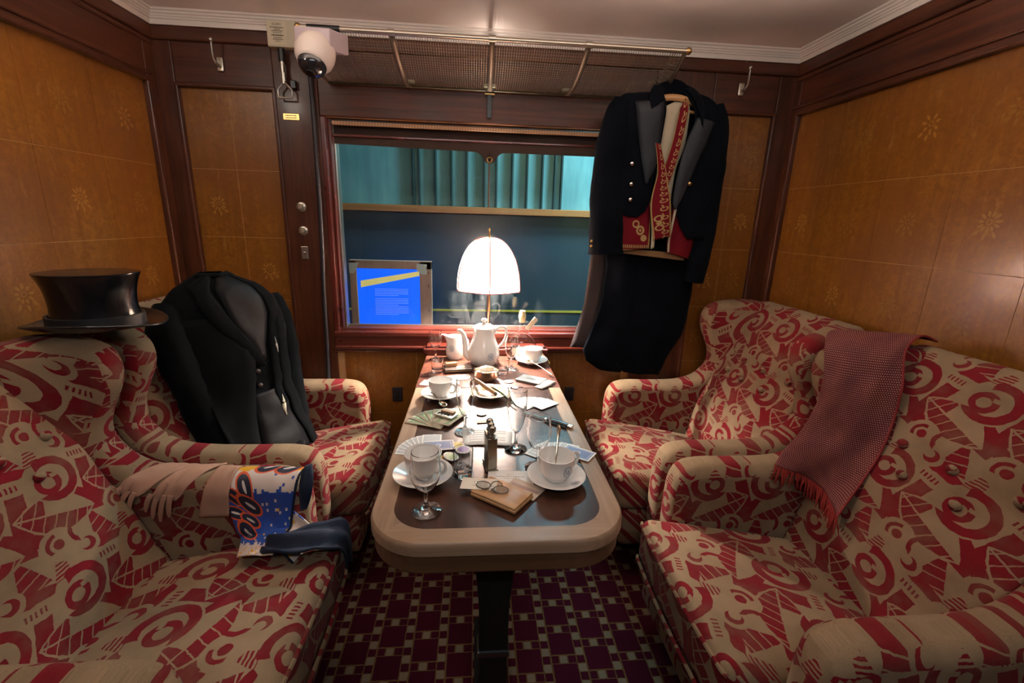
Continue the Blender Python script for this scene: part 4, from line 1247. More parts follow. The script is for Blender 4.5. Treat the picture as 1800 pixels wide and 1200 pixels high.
# sugar bowl with lumps
sb = thing('sugar_bowl', 'low silver bowl filled with wrapped sugar lumps before the coffee pot', 'bowl', (.050, 1.722, T))
MB().lathe([(0, .003), (.026, .003), (.028, 0), (.033, 0), (.034, .003), (.044, .010), (.049, .022), (.049, .040), (.051, .044), (.0495, .0448), (.0475, .040), (.047, .022), (.042, .012), (.030, .0065), (0, .006)], 44).build('bowl_body', SILVER, sb)
random.seed(11)
for k, (dx, dy, dz, r) in enumerate(((-.026, -.010, .026, .3), (-.006, -.022, .027, .9), (.018, -.016, .027, -.4), (.028, .008, .028, .2), (.004, .012, .028, 1.2), (-.020, .020, .029, -.6), (.012, -.004, .041, .6), (-.012, -.002, .042, -.25))):
    o = thing('sugar_lump', 'white wrapped sugar lump heaped in the silver bowl', 'sugar lump', (.050 + dx, 1.722 + dy, T + dz + .006), r, 'sugar lumps in the silver bowl')
    rbox(MB(), (0, 0, 0), (.0145, .0100, .0075), .0015, 1, 1).build('wrapper', PAPER if k % 3 else CREAM, o, rot=(random.uniform(-.35, .35), random.uniform(-.35, .35), 0))
# ashtray dish with cigar and cigarette holder
ash = thing('ashtray', 'scalloped gilt-white ashtray plate holding cigar and holder', 'ashtray', (.057, 1.545, T))
mb = MB().lathe([(0, .003), (.036, .003), (.044, .006), (.058, .016), (.070, .020), (.071, .022), (.058, .019), (.045, .0095), (.036, .0065), (0, .006)], 48)
mb.v = [(x * (1 + .025 * cos(12 * atan2(y, x)) * min(1, max(0, (math.hypot(x, y) - .05) / .02))), y * (1 + .025 * cos(12 * atan2(y, x)) * min(1, max(0, (math.hypot(x, y) - .05) / .02))), z) for x, y, z in mb.v]
m = Mat('gilt_white_china', (.7, .65, .55), .2, coat=.3); x_, y_, z_ = m.obj()
nz = m.noise(m.vec(x_, y_, z_), 60, 3); rr = e_len(x_, y_)
m.set('Base Color', m.mix(((rr < .044) | (rr > .0705)), m.mix(m.ramp(nz, .45, .55), (.72, .66, .58), (.50, .38, .22)), (.42, .29, .14)))
mb.build('dish', m.m, ash)
cig = thing('cigar', 'brown cigar resting across the ashtray', 'cigar', (.054, 1.545, T + .022))
MB().tube([(-.052, .070, .020), (-.030, .042, .014), (0, 0, .006), (.022, -.030, .000)], [.0050, .0078, .0085, .0075], 12).build('cigar_body', wood('cigar_leaf', (.20, .09, .035), (.36, .19, .085), .7, 0, 'y'), cig)
MB().tube([(.022, -.030, .000), (.0245, -.0335, -.001)], [.0075, .0066], 12).build('cigar_ash', simple('cigar_tip', (.10, .07, .05), .9), cig)
ch = thing('cigarette_holder', 'dark green cigarette holder leaning on the ashtray rim', 'holder', (.10, 1.545, T + .02))
MB().tube([(-.030, .018, .007), (.0, -.03, .004), (.042, -.105, -.013)], [.0052, .0042, .003], 10).build('tube', simple('green_bakelite', (.04, .07, .02), .25), ch)
MB().tube([(-.0305, .019, .007), (-.036, .028, .0075)], .0045, 10).build('cigarette', PAPER, ch)
# dark case and matchbox
cs = thing('cigarette_case', 'flat dark cigarette case lying left of the coffee pot', 'case', (-.068, 1.842, T), radians(10))
rbox(MB(), (0, 0, .0075), (.058, .036, .0075), .003, 1, 2).build('case_body', simple('dark_leather', (.055, .032, .022), .4), cs)
MB().box((-.0583, -.0363, .0070), (.0583, .0363, .0082)).build('case_hinge_line', BRASS, cs, smooth=False)
MB().box((-.006, -.022, .015), (.030, .008, .0156)).build('case_badge', simple('cream_badge', (.72, .62, .45), .5), cs, smooth=False)
MB().box((-.002, -.019, .0156), (.026, .005, .0160)).build('case_badge_field', simple('tan_badge', (.45, .28, .15), .5), cs, smooth=False)
mbx2 = thing('matchbox', 'small orange-brown matchbox lying on the dark case', 'matchbox', (-.098, 1.858, T + .0153), radians(18))
MB().box((-.024, -.016, 0), (.024, .016, .015)).build('sleeve', simple('orange_card', (.48, .24, .11), .7), mbx2, smooth=False, bevel=.001)
MB().box((-.0245, -.0145, .0015), (.0245, .0145, .0135)).build('tray', CREAM, mbx2, smooth=False)

# cards
def m_back():
    m = Mat('playing_card_back', (.3, .35, .5), .45); u, v = m.uv()
    inr = (e_abs(u) < .36) & (e_abs(v) < .72)
    brd = ((e_abs(u) < .82) & (e_abs(v) < .90)) & ~((e_abs(u) < .66) & (e_abs(v) < .80))
    dots = (e_sin(u * 60.0) * e_sin(v * 90.0)) > 0.1
    med = (e_len(u, v * 1.55) < .28)
    fld = (e_abs(u) < .64) & (e_abs(v) < .78)
    c = m.mix(fld | brd, (.78, .74, .68), (.22, .27, .44))
    c = m.mix(fld & dots, c, (.11, .15, .33))
    c = m.mix(med & (e_len(u, v * 1.55) > .16), c, (.62, .62, .66))
    m.set('Base Color', c); return m.m
def m_face():
    m = Mat('playing_card_face', (.76, .71, .64), .5); u, v = m.uv()
    inner = (e_abs(u) < .80) & (e_abs(v) < .87)
    rim = (e_abs(u) > .955) | (e_abs(v) > .97)
    c = m.mix(inner, (.80, .77, .71), (.46, .47, .47))
    c = m.mix((e_abs(u) < .66) & (e_abs(v) < .78) & (e_sin(u * 40.0) * e_sin(v * 60.0) > 0.0), c, (.56, .56, .55))
    m.set('Base Color', m.mix(rim, c, (.36, .33, .30))); return m.m
CARDB, CARDF = m_back(), m_face()
CW, CH = .029, .0445
_card = {}
def card_obj(kind):
    if kind not in _card:
        mb = MB()
        n = 4; pts = []
        for cx, cy, a0 in ((CW - .003, CH - .003, 0), (-CW + .003, CH - .003, pi / 2), (-CW + .003, -CH + .003, pi), (CW - .003, -CH + .003, 1.5 * pi)):
            for k in range(n): a = a0 + pi / 2 * k / (n - 1); pts.append((cx + .003 * cos(a), cy + .003 * sin(a)))
        mb.prism(pts, 0, .0004)
        o = mb.build('playing_card', [CARDB if kind == 'b' else CARDF], None, smooth=False, uvproj=lambda p, nn, c: (p.x / CW, p.y / CH), merge=False)
        _card[kind] = o.data; bpy.data.objects.remove(o)
    return _card[kind]
def card(x, y, z, rz, kind, label, group, tilt=0.0):
    o = bpy.data.objects.new('playing_card', card_obj(kind)); COL.objects.link(o)
    o.location = (x, y, z); o.rotation_euler = (0, tilt, rz)
    return tag(o, label, 'playing card', group)
ORD = ['first', 'second', 'third', 'fourth', 'fifth', 'sixth', 'seventh', 'eighth']
def fan(px, py, n, a0, a1, R, kind, label, group, z0=None, top=None):
    for k in range(n):
        a = radians(a0 + (a1 - a0) * k / max(1, n - 1))
        card(px + R * cos(a), py + R * sin(a), (z0 or T) + k * .00045, a - pi / 2, kind, ORD[k] + ' ' + label, group)
# front left fan with one blue-backed card laid over
fan(-.118, 1.145, 8, 172, 92, .048, 'f', 'cream card from the left in the fan below the green banknotes', 'front left card fan')
card(-.098, 1.168, T + .0045, radians(97), 'b', 'blue-backed playing card lying across the front left fan', None)
# right fans
fan(.205, 1.435, 7, 130, 38, .052, 'f', 'white card from the left in the fan behind the knife', 'right middle card fan')
fan(.232, 1.085, 8, 140, 62, .052, 'f', 'white card from the left in the fan behind the front right cup', 'front right card fan')
card(.287, 1.118, T + .0042, radians(52), 'b', 'blue-backed card at the right end of the front right fan', None)
# rear left cards
for k in range(3):
    card(-.160 + .022 * k, 1.682 + .006 * k, T + .0005 * k, radians(75 + 9 * k), 'f', ORD[k] + ' white card from the left behind the middle left cup', 'cards behind the cup')
for k in range(2):
    card(-.064 + .008 * k, 1.748 + .004 * k, T + .0005 * k, radians(102 + 6 * k), 'f', ('lower white card lying before the dark case', 'upper white card lying before the dark case')[k], 'cards before the case')
# pink tickets
for k, (x, y, a) in enumerate(((.116, 1.648, .5), (.150, 1.640, -.4))):
    o = thing('pink_ticket', ('small pink ticket next to the ashtray, left of two', 'small pink ticket next to the white notebook, right of two')[k], 'ticket', (x, y, T), a)
    MB().box((-.020, -.013, 0), (.020, .013, .0006)).build('paper', simple('pink_paper', (.66, .42, .38), .7), o, smooth=False)
o = thing('round_token', 'round pale pink token beside the white notebook', 'token', (.138, 1.700, T))
MB().lathe([(0, 0), (.0175, 0), (.018, .001), (.0175, .002), (0, .002)], 26).build('disc', simple('pink_token', (.62, .40, .38), .5), o)
# notebook and folded papers, right rear
o = thing('notebook', 'thin white notebook with dark edge, right rear beside the folded notes', 'notebook', (.228, 1.712, T), radians(-33))
MB().box((-.052, -.036, 0), (.052, .036, .006)).build('pages', simple('grey_cover', (.20, .19, .17), .6), o, smooth=False, bevel=.001)
MB().box((-.052, -.036, .006), (.052, .036, .0085)).build('cover', PAPER, o, smooth=False, bevel=.001)
MB().box((-.020, -.006, .0085), (.034, .004, .0088)).build('title_print', GREYINK, o, smooth=False)
for k in range(3):
    o = thing('folded_note', ('lowest', 'middle', 'topmost')[k] + ' of the cream folded papers beside the white notebook', 'paper', (.272 + .010 * k, 1.650 + .012 * k, T + .0012 * k), radians(-50 + 9 * k), 'cream papers beside the notebook')
    MB().grid(lambda u, v: (-.018 + .036 * u, -.034 + .068 * v, .0012 + .0035 * sin(v * pi)), 2, 6).build('sheet', CREAM, o, solid=.0005)
# banknotes with a metal cigarette box on top
def m_bank():
    m = Mat('green_banknote', (.4, .45, .3), .7); u, v = m.uv()
    n = m.noise(m.vec(u * 3.0, v * 3.0), 3, 4)
    inner = (e_abs(u) < .86) & (e_abs(v) < .74)
    c = m.mix(inner, (.60, .52, .38), m.mix(m.ramp(n, .4, .6), (.20, .32, .15), (.42, .46, .30)))
    oval = e_len(u - .45, v) < .42
    c = m.mix(oval, c, (.55, .50, .36))
    m.set('Base Color', c); return m.m
BANK = m_bank()
mb = MB().grid(lambda u, v: (-.062 + .124 * u, -.031 + .062 * v, .0006 + .0024 * sin(u * pi) * (1 - v * .5)), 6, 3, lambda u, v: (u * 2 - 1, v * 2 - 1))
bn = mb.build('banknote', BANK, None, solid=.0003)
for k in range(7):
    o = bn if k == 0 else bn.copy()
    if k: COL.objects.link(o)
    a = radians(158 - 20 * k * .82)
    o.location = (-.098 + .052 * cos(a), 1.312 + .052 * sin(a) * .9, T + .0006 + k * .0011)
    o.rotation_euler = (0, 0, a - pi)
    tag(o, ORD[k] + ' green banknote from the left in the fan under the matchbook holder', 'banknote', 'fan of green banknotes')
o = thing('match_case', 'open metal matchbook holder lying on the green banknotes', 'match holder', (-.088, 1.352, T + .0125), radians(-32))
MB().box((-.034, -.021, 0), (.034, .021, .006)).build('plate', NICKEL, o, smooth=False, bevel=.0015)
MB().box((-.024, .004, .006), (.024, .020, .012)).build('matches', simple('brown_matches', (.28, .15, .07), .7), o, smooth=False, bevel=.001)
mb = MB()
for x in (-.016, .008): mb.tube([(x - .007, -.012, .0068), (x - .007, -.002, .0075), (x + .007, -.002, .0075), (x + .007, -.012, .0068)], .0016, 6)
mb.build('clip', DARKMETAL, o)
# coin, folder of matches, papers under the lighter
o = thing('pale_token', 'cream round token lying in the lamplight near the flute', 'token', (.026, 1.392, T))
MB().lathe([(0, 0), (.0165, 0), (.0172, .0012), (.0165, .0024), (0, .0024)], 28).build('disc', simple('ivory_token', (.62, .52, .33), .45), o)
o = thing('paper_slip', 'small buff slip of paper before the cream token', 'paper', (.026, 1.332, T), radians(4))
MB().box((-.016, -.011, 0), (.016, .011, .0012)).build('slip', simple('buff_paper', (.60, .45, .28), .7), o, smooth=False)
for k, (x, y, a, w, h) in enumerate(((.030, 1.235, 4, .062, .058), (.066, 1.222, -7, .046, .052))):
    o = thing('letter_sheet', ('white letter sheet in the bright lamplight behind the lighter', 'second letter sheet with reddish print beside the lighter top')[k], 'letter', (x, y, T + .0010 * k), radians(a))
    MB().grid(lambda u, v: (-w + 2 * w * u, -h + 2 * h * v, .0005 + .0015 * sin(u * pi)), 5, 5).build('sheet', PAPER, o, solid=.0004)
    mb = MB()
    for q in range(6): mb.box((-w * .7, -h * .7 + q * .014, .0024), (w * (.1 if q % 3 == 0 else .6), -h * .7 + q * .014 + .0018, .0026))
    mb.build('handwriting', simple('faded_red_ink', (.55, .33, .28), .7), o, smooth=False)
# upright lighter
lt = thing('table_lighter', 'upright metal table lighter with domed wheels, front centre', 'lighter', (.044, 1.062, T), radians(8))
rbox(MB(), (0, 0, .045), (.0125, .028, .045), .002, 1, 2).build('body', GUNMETAL, lt)
MB().box((-.0155, -.031, 0), (.0155, .031, .006)).build('foot_plate', GUNMETAL, lt, smooth=False, bevel=.0015)
for k, y in enumerate((-.020, -.001, .018)):
    MB().lathe([(0, .089), (.0085, .089), (.0085, .096), (.0045, .098), (.0045, .104), (.0085, .107), (.0098, .113), (.0085, .119), (.0045, .122), (0, .123)], 16).build('valve_knob', GUNMETAL, lt, loc=(0, y, k * .002))
MB().tube([(0, -.024, .106), (0, .022, .112)], .004, 8).build('valve_bar', GUNMETAL, lt)
# poker chips
for x, y, z, c, a, lab in ((-.046, 1.172, 0, (.62, .50, .08), 0, 'yellow scalloped chip behind the cut tumbler'), (-.028, 1.140, .0034, (.20, .11, .30), 0, 'purple chip with white ring lying on the yellow one'), (-.060, 1.103, .004, (.28, .36, .06), .25, 'green chip beside the front left cup handle')):
    o = thing('gaming_chip', lab, 'gaming chip', (x, y, T + z))
    mb = MB().lathe([(0, 0), (.0205, 0), (.0215, .0015), (.0205, .003), (0, .003)], 32); mb.build('rim', simple('white_chip', (.72, .68, .62), .4), o, rot=(0, a, 0))
    MB().lathe([(0, .003), (.0165, .003), (.0165, .0034), (0, .0034)], 28).build('face', simple('chip_' + lab.split()[0], c, .4), o, rot=(0, a, 0))
    mb = MB()
    for k in range(10):
        t_ = 2 * pi * k / 10; mb.box((.0135 * cos(t_) - .001, .0135 * sin(t_) - .001, .0034), (.0135 * cos(t_) + .001, .0135 * sin(t_) + .001, .0036))
    mb.build('rim_dots', PAPER, o, smooth=False, rot=(0, a, 0))
# knife with dark handle, fountain pen
kn = thing('fruit_knife', 'folding knife with dark handle lying across the right of the table', 'knife', (.235, 1.345, T), 0)
MB().tube([(.005, -.012, .006), (.035, -.038, .007), (.066, -.066, .006)], [.0085, .0100, .0085], 12, flat=((0, 0, 1), .6)).build('handle', simple('black_horn', (.018, .016, .018), .25), kn)
MB().tube([(.060, -.061, .0065), (.070, -.070, .006)], .0092, 12, flat=((0, 0, 1), .62)).build('butt_cap', CHROME, kn)
MB().tube([(.008, -.014, .0058), (-.002, -.006, .0055)], .0088, 12, flat=((0, 0, 1), .6)).build('bolster', CHROME, kn)
mb = MB(); mb.add([(-.004, -.010, .0055), (.002, .000, .0055), (-.055, .044, .0040), (-.066, .044, .0035), (-.060, .036, .0038)], [(0, 1, 2, 3, 4)]); mb.build('blade', CHROME, kn, smooth=False, solid=.0016)
# invitation card, visiting card, wallet, envelope
o = thing('invitation_card', 'white printed card lying before the lighter', 'card', (.092, .999, T + .0014), radians(-4))
MB().box((-.056, -.034, 0), (.056, .034, .0008)).build('stock', PAPER, o, smooth=False)
mb = MB()
random.seed(3)
def scribble(mb, x0, x1, y, h, z):
    x = x0
    while x < x1:
        w = random.uniform(.002, .006); mb.box((x, y, z), (x + w, y + h * random.uniform(.5, 1), z + .0001)); x += w + random.uniform(.0006, .002)
scribble(mb, -.036, .034, .004, .005, .0008); scribble(mb, -.026, .020, -.004, .003, .0008); scribble(mb, -.010, .006, .013, .0025, .0008)
for q in range(3): scribble(mb, -.030, -.002, -.012 - q * .006, .0016, .0008)
mb.build('print', GREYINK, o, smooth=False)
wl = thing('leather_wallet', 'tan leather wallet lying askew at the table front', 'wallet', (.066, .922, T), radians(-38))
def wal(p):
    x, y, z = p
    return [x, y, z + .004 * sin((x + .07) * 20) * .4]
rbox(MB(), (0, 0, .0042), (.062, .040, .0040), .003, 6, 2, wal).build('lower_leaf', wood('tan_leather', (.36, .18, .07), (.52, .29, .13), .42, .1, 'x'), wl)
rbox(MB(), (-.001, .001, .0108), (.061, .039, .0030), .0025, 6, 2, wal).build('upper_leaf', wood('tan_leather_top', (.36, .18, .07), (.55, .32, .15), .42, .1, 'x'), wl)
o = thing('folded_envelope', 'pale folded envelope tucked behind the wallet', 'envelope', (.118, .944, T), radians(-38))
MB().box((-.046, -.020, 0), (.040, .036, .0025)).build('paper', simple('buff_envelope', (.58, .46, .36), .7), o, smooth=False)
MB().box((-.040, .006, .0025), (.036, .016, .0030)).build('flap_line', simple('grey_pink_stripe', (.38, .27, .24), .7), o, smooth=False)
o = thing('visiting_card', 'cream visiting card under the pince-nez', 'card', (.014, .955, T + .0150), radians(-8))
MB().box((-.042, -.024, 0), (.042, .024, .0006)).build('stock', CREAM, o, smooth=False)
mb = MB(); scribble(mb, -.016, .034, -.010, .0035, .0006); scribble(mb, .002, .012, .010, .002, .0006); mb.build('print', GREYINK, o, smooth=False)
pz = thing('pince_nez', 'dark wire pince-nez lying on the visiting card and wallet', 'spectacles', (.044, .935, T + .0185), radians(-28))
def oval(cx, cy, rx, ry, n=28, z=0): return [(cx + rx * cos(2 * pi * k / n), cy + ry * sin(2 * pi * k / n), z) for k in range(n + 1)]
for sx in (-1, 1):
    MB().tube(oval(sx * .023, 0, .0175, .0145), .0010, 6, False).build('lens_rim', simple('blackened_wire', (.05, .045, .03), .35, 1.0), pz)
    MB().lathe([(0, -.0003), (.0172, -.0003), (.0172, .0003), (0, .0003)], 26, sy=.82).build('lens', LENS, pz, smooth=False, loc=(sx * .023, 0, 0))
    MB().tube([(sx * .006, -.004, 0), (sx * .0035, -.012, .002), (sx * .008, -.0155, .001), (sx * .020, -.0162, .0005)], .0016, 6).build('nose_pad', simple('brown_pad', (.08, .045, .02), .4), pz)
MB().tube(cr([(-.0065, .003, 0), (-.006, .016, .002), (.004, .024, .003), (.016, .020, .002), (.020, .013, .0005)], 5), .0010, 6).build('spring_bridge', simple('blackened_wire_b', (.05, .045, .03), .35, 1.0), pz)
MB().tube(oval(-.044, .004, .0035, .0035, 12), .0008, 5, False).build('cord_loop', CHROME, pz)
# ------------------------------------------------------------------ fittings on the far wall
WY = YF - F                                   # face of the framing
def coat_hook(x, z, lab):
    o = thing('coat_hook', lab, 'coat hook', (x, WY, z))
    rbox(MB(), (0, -.004, 0), (.013, .004, .026), .004, 2, 2).build('back_plate', NICKEL, o)
    sx = -1 if x < 0 else 1
    pts = cr([(0, -.006, -.005), (0, -.028, -.008), (0, -.052, .006), (sx * -.004, -.062, .034), (sx * -.008, -.070, .066)], 6)
    MB().tube(pts, [.0065 - .0025 * i / (len(pts) - 1) for i in range(len(pts))], 10).build('arm', NICKEL, o)
    p = pts[-1]
    MB().ball(tuple(p), .0078, 14, 10).build('tip_ball', NICKEL, o)
    for dz in (-.018, .018):
        MB().lathe([(0, 0), (.0035, 0), (.003, .0012), (0, .0015)], 10).xf(Matrix.Rotation(pi / 2, 4, 'X')).build('screw', BRASS, o, loc=(0, -.008, dz))
    return o
coat_hook(-1.022, 1.930, 'brass coat hook high on the wall left of the alarm box')
coat_hook(1.158, 1.945, 'brass coat hook at the right beyond the hanging tailcoat')

# alarm box with pull handle
al = thing('alarm_box', 'cream enamelled alarm box with printed notice beside the dome camera', 'alarm box', (-.765, WY, 2.040))
ALM = Mat('cream_enamel', (.55, .47, .33), .45).m
MB().box((-.052, -.040, -.046), (.058, .0, .048)).build('box', ALM, al, smooth=False, bevel=.003)
MB().box((-.049, -.0412, -.040), (.024, -.040, .042)).build('notice_plate', Mat('notice_cream', (.62, .52, .36), .5).m, al, smooth=False)
mb = MB(); M0 = Matrix.Translation((-.012, -.0418, .028)) @ Matrix.Rotation(pi / 2, 4, 'X')
text_mesh('ALARM', .011, mb, M0)
random.seed(5)
def lines(mb, x0, x1, z, h):
    x = x0
    while x < x1:
        w = random.uniform(.003, .007); mb.box((x, -.0419, z), (min(x + w, x1), -.0417, z + h)); x += w + .0014
for z, a, b, h in ((.019, -.038, .014, .0030), (.013, -.022, .002, .0026), (.007, -.032, .010, .0030), (.001, -.028, .006, .0022), (-.009, -.034, .012, .0046), (-.016, -.026, .004, .0026), (-.022, -.030, .010, .0026), (-.028, -.020, .0, .0022)):
    lines(mb, a, b, z, h)
tag(mb.build('notice_print', simple('brown_print', (.10, .075, .04), .7), al, smooth=False, merge=False), kind='stuff')
hd = bpy.data.objects.new('pull_handle', None); COL.objects.link(hd); hd.parent = al; hd.location = (-.007, -.030, -.050); hd['label'] = 'metal stirrup handle on a rod'
MB().tube([(0, 0, 0), (0, 0, -.045)], .012, 12).build('gland', DARKMETAL, hd)
MB().tube([(0, 0, -.040), (0, 0, -.125)], .0085, 12).build('rod', NICKEL, hd)
MB().tube([(0, 0, -.085), (0, 0, -.118)], .011, 8).build('rod_sleeve', NICKEL, hd)
tri = [(-.003, 0, -.120), (-.026, 0, -.146), (-.026, 0, -.176), (.028, 0, -.176), (.028, 0, -.146), (.003, 0, -.120)]
MB().tube(tri, .0042, 8).build('stirrup', NICKEL, hd)
pl = thing('brass_plate', 'small engraved brass plate below the alarm handle', 'plate', (-.765, WY, 1.750))
MB().box((-.033, -.003, -.013), (.033, 0, .013)).build('plate', BRASS, pl, smooth=False, bevel=.002)
mb = MB(); 
random.seed(8)
for z in (.003, -.006):
    x = -.022
    while x < .020:
        w = random.uniform(.003, .006); mb.box((x, -.0034, z), (x + w, -.003, z + .004)); x += w + .002
tag(mb.build('engraving', INK, pl, smooth=False, merge=False), kind='stuff')
ct = thing('wall_catch', 'small metal catch on the stile beside the alarm handle', 'catch', (-.742, WY, 1.868))
MB().box((-.010, -.022, -.016), (.012, 0, .016)).build('catch_body', DARKMETAL, ct, smooth=False, bevel=.003)

# bell pushes and switch
for z, lab in ((1.392, 'upper round bell push on the stile left of the window'), (1.290, 'lower round bell push on the stile left of the window')):
    o = thing('bell_push', lab, 'bell push', (-.757, WY, z))
    RX = Matrix.Rotation(pi / 2, 4, 'X')
    MB().lathe([(0, 0), (.021, 0), (.021, .003), (.018, .006), (.013, .007), (.012, .005), (0, .005)], 28).xf(RX).build('rosette', NICKEL, o)
    MB().lathe([(0, .005), (.008, .005), (.008, .009), (0, .010)], 20).xf(RX).build('button', simple('ivory_button', (.30, .24, .18), .4), o)
    for k in range(4):
        a = pi / 4 + k * pi / 2
        MB().lathe([(0, 0), (.002, 0), (.0015, .0012), (0, .0015)], 8).xf(RX).build('screw', DARKMETAL, o, loc=(.0165 * cos(a), -.006, .0165 * sin(a)))
o = thing('toggle_switch', 'small rectangular metal switch under the bell pushes', 'switch', (-.757, WY, 1.195))
MB().box((-.015, -.004, -.028), (.015, 0, .028)).build('plate', NICKEL, o, smooth=False, bevel=.002)
MB().lathe([(0, 0), (.006, 0), (.005, .006), (.002, .012), (0, .012)], 14).xf(Matrix.Rotation(pi / 2, 4, 'X')).build('toggle', NICKEL, o, loc=(0, -.004, 0))

# sockets beside the table
for x, lab in ((-.377, 'black socket plate on the wall left of the table'), (.484, 'black socket plate on the wall right of the table')):
    o = thing('wall_socket', lab, 'socket', (x, YF, .515))
    MB().box((-.024, -.010, -.036), (.024, 0, .036)).build('plate', BLACKRUB, o, smooth=False, bevel=.003)
    for dz in (-.014, .014):
        MB().box((-.010, -.0115, dz - .004), (.010, -.010, dz + .004)).build('slot', DARKMETAL, o, smooth=False)

# dome camera with cable
dc = thing('dome_camera', 'white dome security camera on a mauve bracket above the window', 'security camera', (-.532, 1.790, 1.925))
MAUVE = Mat('mauve_white_paint', (.52, .42, .45), .4).m
DOMEW = Mat('camera_white', (.70, .60, .54), .35).m
rbox(MB(), (0, 0, 0), (.066, .058, .030), .006, 2, 2).build('bracket', MAUVE, dc, loc=(.006, .020, .008), rot=(radians(8), radians(6), radians(-16)))
MB().box((-.035, .040, .020), (.045, .075, .048)).build('mount_plate', MAUVE, dc, smooth=False, bevel=.003)
MB().tube([(-.05, .05, .057), (.06, .05, .057)], .0105, 12).build('rod_clamp', DARKMETAL, dc)
RT = Matrix.Rotation(radians(-30), 4, 'X') @ Matrix.Rotation(radians(6), 4, 'Y')
prof = [(0, -.005), (.050, -.010), (.062, -.030), (.064, -.052), (.060, -.075), (.049, -.094), (.047, -.094), (0, -.080)]
MB().lathe(prof, 36).xf(RT).build('housing', DOMEW, dc)
MB().lathe([(.046, -.088), (.044, -.104), (.036, -.120), (.022, -.131), (0, -.135)], 30).xf(RT).build('dome_cover', Mat('smoked_dome', (.015, .015, .018), .05, coat=.6).m, dc)
MB().lathe([(.0475, -.090), (.0485, -.096), (.0455, -.099), (.045, -.092)], 30, closed=True).xf(RT).build('dome_ring', DOMEW, dc)
MB().lathe([(0, -.134), (.014, -.136), (.014, -.139), (0, -.139)], 20).xf(RT @ Matrix.Translation((.0, .0, .003))).build('lens_ring', DARKMETAL, dc)
MB().tube(cr([(-.055, .04, .012), (-.085, .075, .030), (-.120, .16, .040), (-.150, .26, .030), (-.150, .335, .0)], 6), .006, 8).build('conduit', simple('brown_hose', (.14, .11, .07), .5), dc)
cable = MB().tube(cr([(-.672, 2.120, 1.965), (-.672, 2.120, 1.93), (-.672, 2.122, 1.86), (-.672, 2.1235, 1.70), (-.676, 2.124, 1.30), (-.686, 2.124, 1.0), (-.690, 2.124, .75), (-.700, 2.124, .45), (-.70, 2.124, .1)], 8), .0095, 10).build('black_cable', BLACKRUB)
tag(cable, 'thick black cable running down the wall beside the window', 'cable')

# ------------------------------------------------------------------ luggage rack
RYF, RYB = 1.84, 2.128
RODB = simple('worn_brass_rod', (.55, .48, .38), .3, .9)
rk = thing('luggage_rack', 'long brass luggage rack with wire net above the window', 'luggage rack', (.07, YF, 1.9))
def rl(p): return (p[0] - .07, p[1] - YF, p[2] - 1.9)
RX0, RX1 = -.604, .770
MB().tube([rl((RX0, RYF, 1.982)), rl((RX1, RYF, 1.982))], .0085, 12).build('front_rod', RODB, rk)
MB().tube([rl((RX0, RYB - .012, 1.885)), rl((RX1, RYB - .012, 1.885))], .0060, 10).build('rear_rod', simple('dark_rod', (.04, .035, .02), .5, .6), rk)
def rack_curve(t):
    """section of the net from rear rod (t=0) to front rod (t=1)"""
    y = (RYB - .012) + (RYF - (RYB - .012)) * t
    z = 1.885 + .097 * t ** 1.5 + .002 - .016 * sin(pi * t)
    return y, z
STR = simple('tarnished_strap', (.20, .155, .11), .5, .7)
for xf, xb in ((-.298, -.275), (.055, .056), (.405, .385)):
    mb = MB()
    def fn(u, v, xf=xf, xb=xb):
        y, z = rack_curve(v); x = xb + (xf - xb) * v + (u - .5) * .020
        return rl((x, y, z - .006))
    mb.grid(fn, 1, 10); mb.build('strap', STR, rk, solid=.004)
    MB().tube([rl((xf - .012, RYF, 1.982)), rl((xf + .012, RYF, 1.982))], .0115, 12).build('strap_clip', RODB, rk)
    MB().box(rl((xb - .024, RYB - .03, 1.893)), rl((xb + .024, RYB - .008, 1.905))).build('strap_foot', simple('verdigris_brass', (.36, .38, .26), .5, .4), rk, smooth=False, bevel=.002)
MB().box(rl((.046, RYB - .01, 1.780)), rl((.066, RYB + .006, 1.885))).build('hanging_strap', DARKMETAL, rk, smooth=False, bevel=.002)
MB().box(rl((.036, RYB - .016, 1.868)), rl((.076, RYB - .002, 1.873))).build('strap_pin', BRASS, rk, smooth=False)
# net
NET = simple('fine_brass_net', (.21, .155, .10), .5, .6)
mb = MB()
def bar(p, q, w):
    d = (Vector(q) - Vector(p)); 
    s = Vector((1, 0, 0)) if abs(d.x) < abs(d.y) + abs(d.z) else Vector((0, .95, .3))
    s = s * w; up = Vector((0, 0, w))
    a, b = Vector(p), Vector(q)
    mb.add([a - s, a + s, b + s, b - s, a - s - up, a + s - up, b + s - up, b - s - up], [(0, 1, 2, 3), (7, 6, 5, 4), (0, 3, 7, 4), (1, 5, 6, 2)])
nx_ = 150
for i in range(nx_ + 1):
    x = RX0 + (RX1 - RX0) * i / nx_
    pr = [rl((x, *rack_curve(t / 6))) for t in range(7)]
    for a, b in zip(pr, pr[1:]): bar(a, b, .0008)
for j in range(1, 26):
    y, z = rack_curve(j / 26)
    bar(rl((RX0, y, z)), rl((RX1, y, z)), .0008)
tag(mb.build('wire_net', NET, rk, smooth=False, merge=False), kind='stuff')
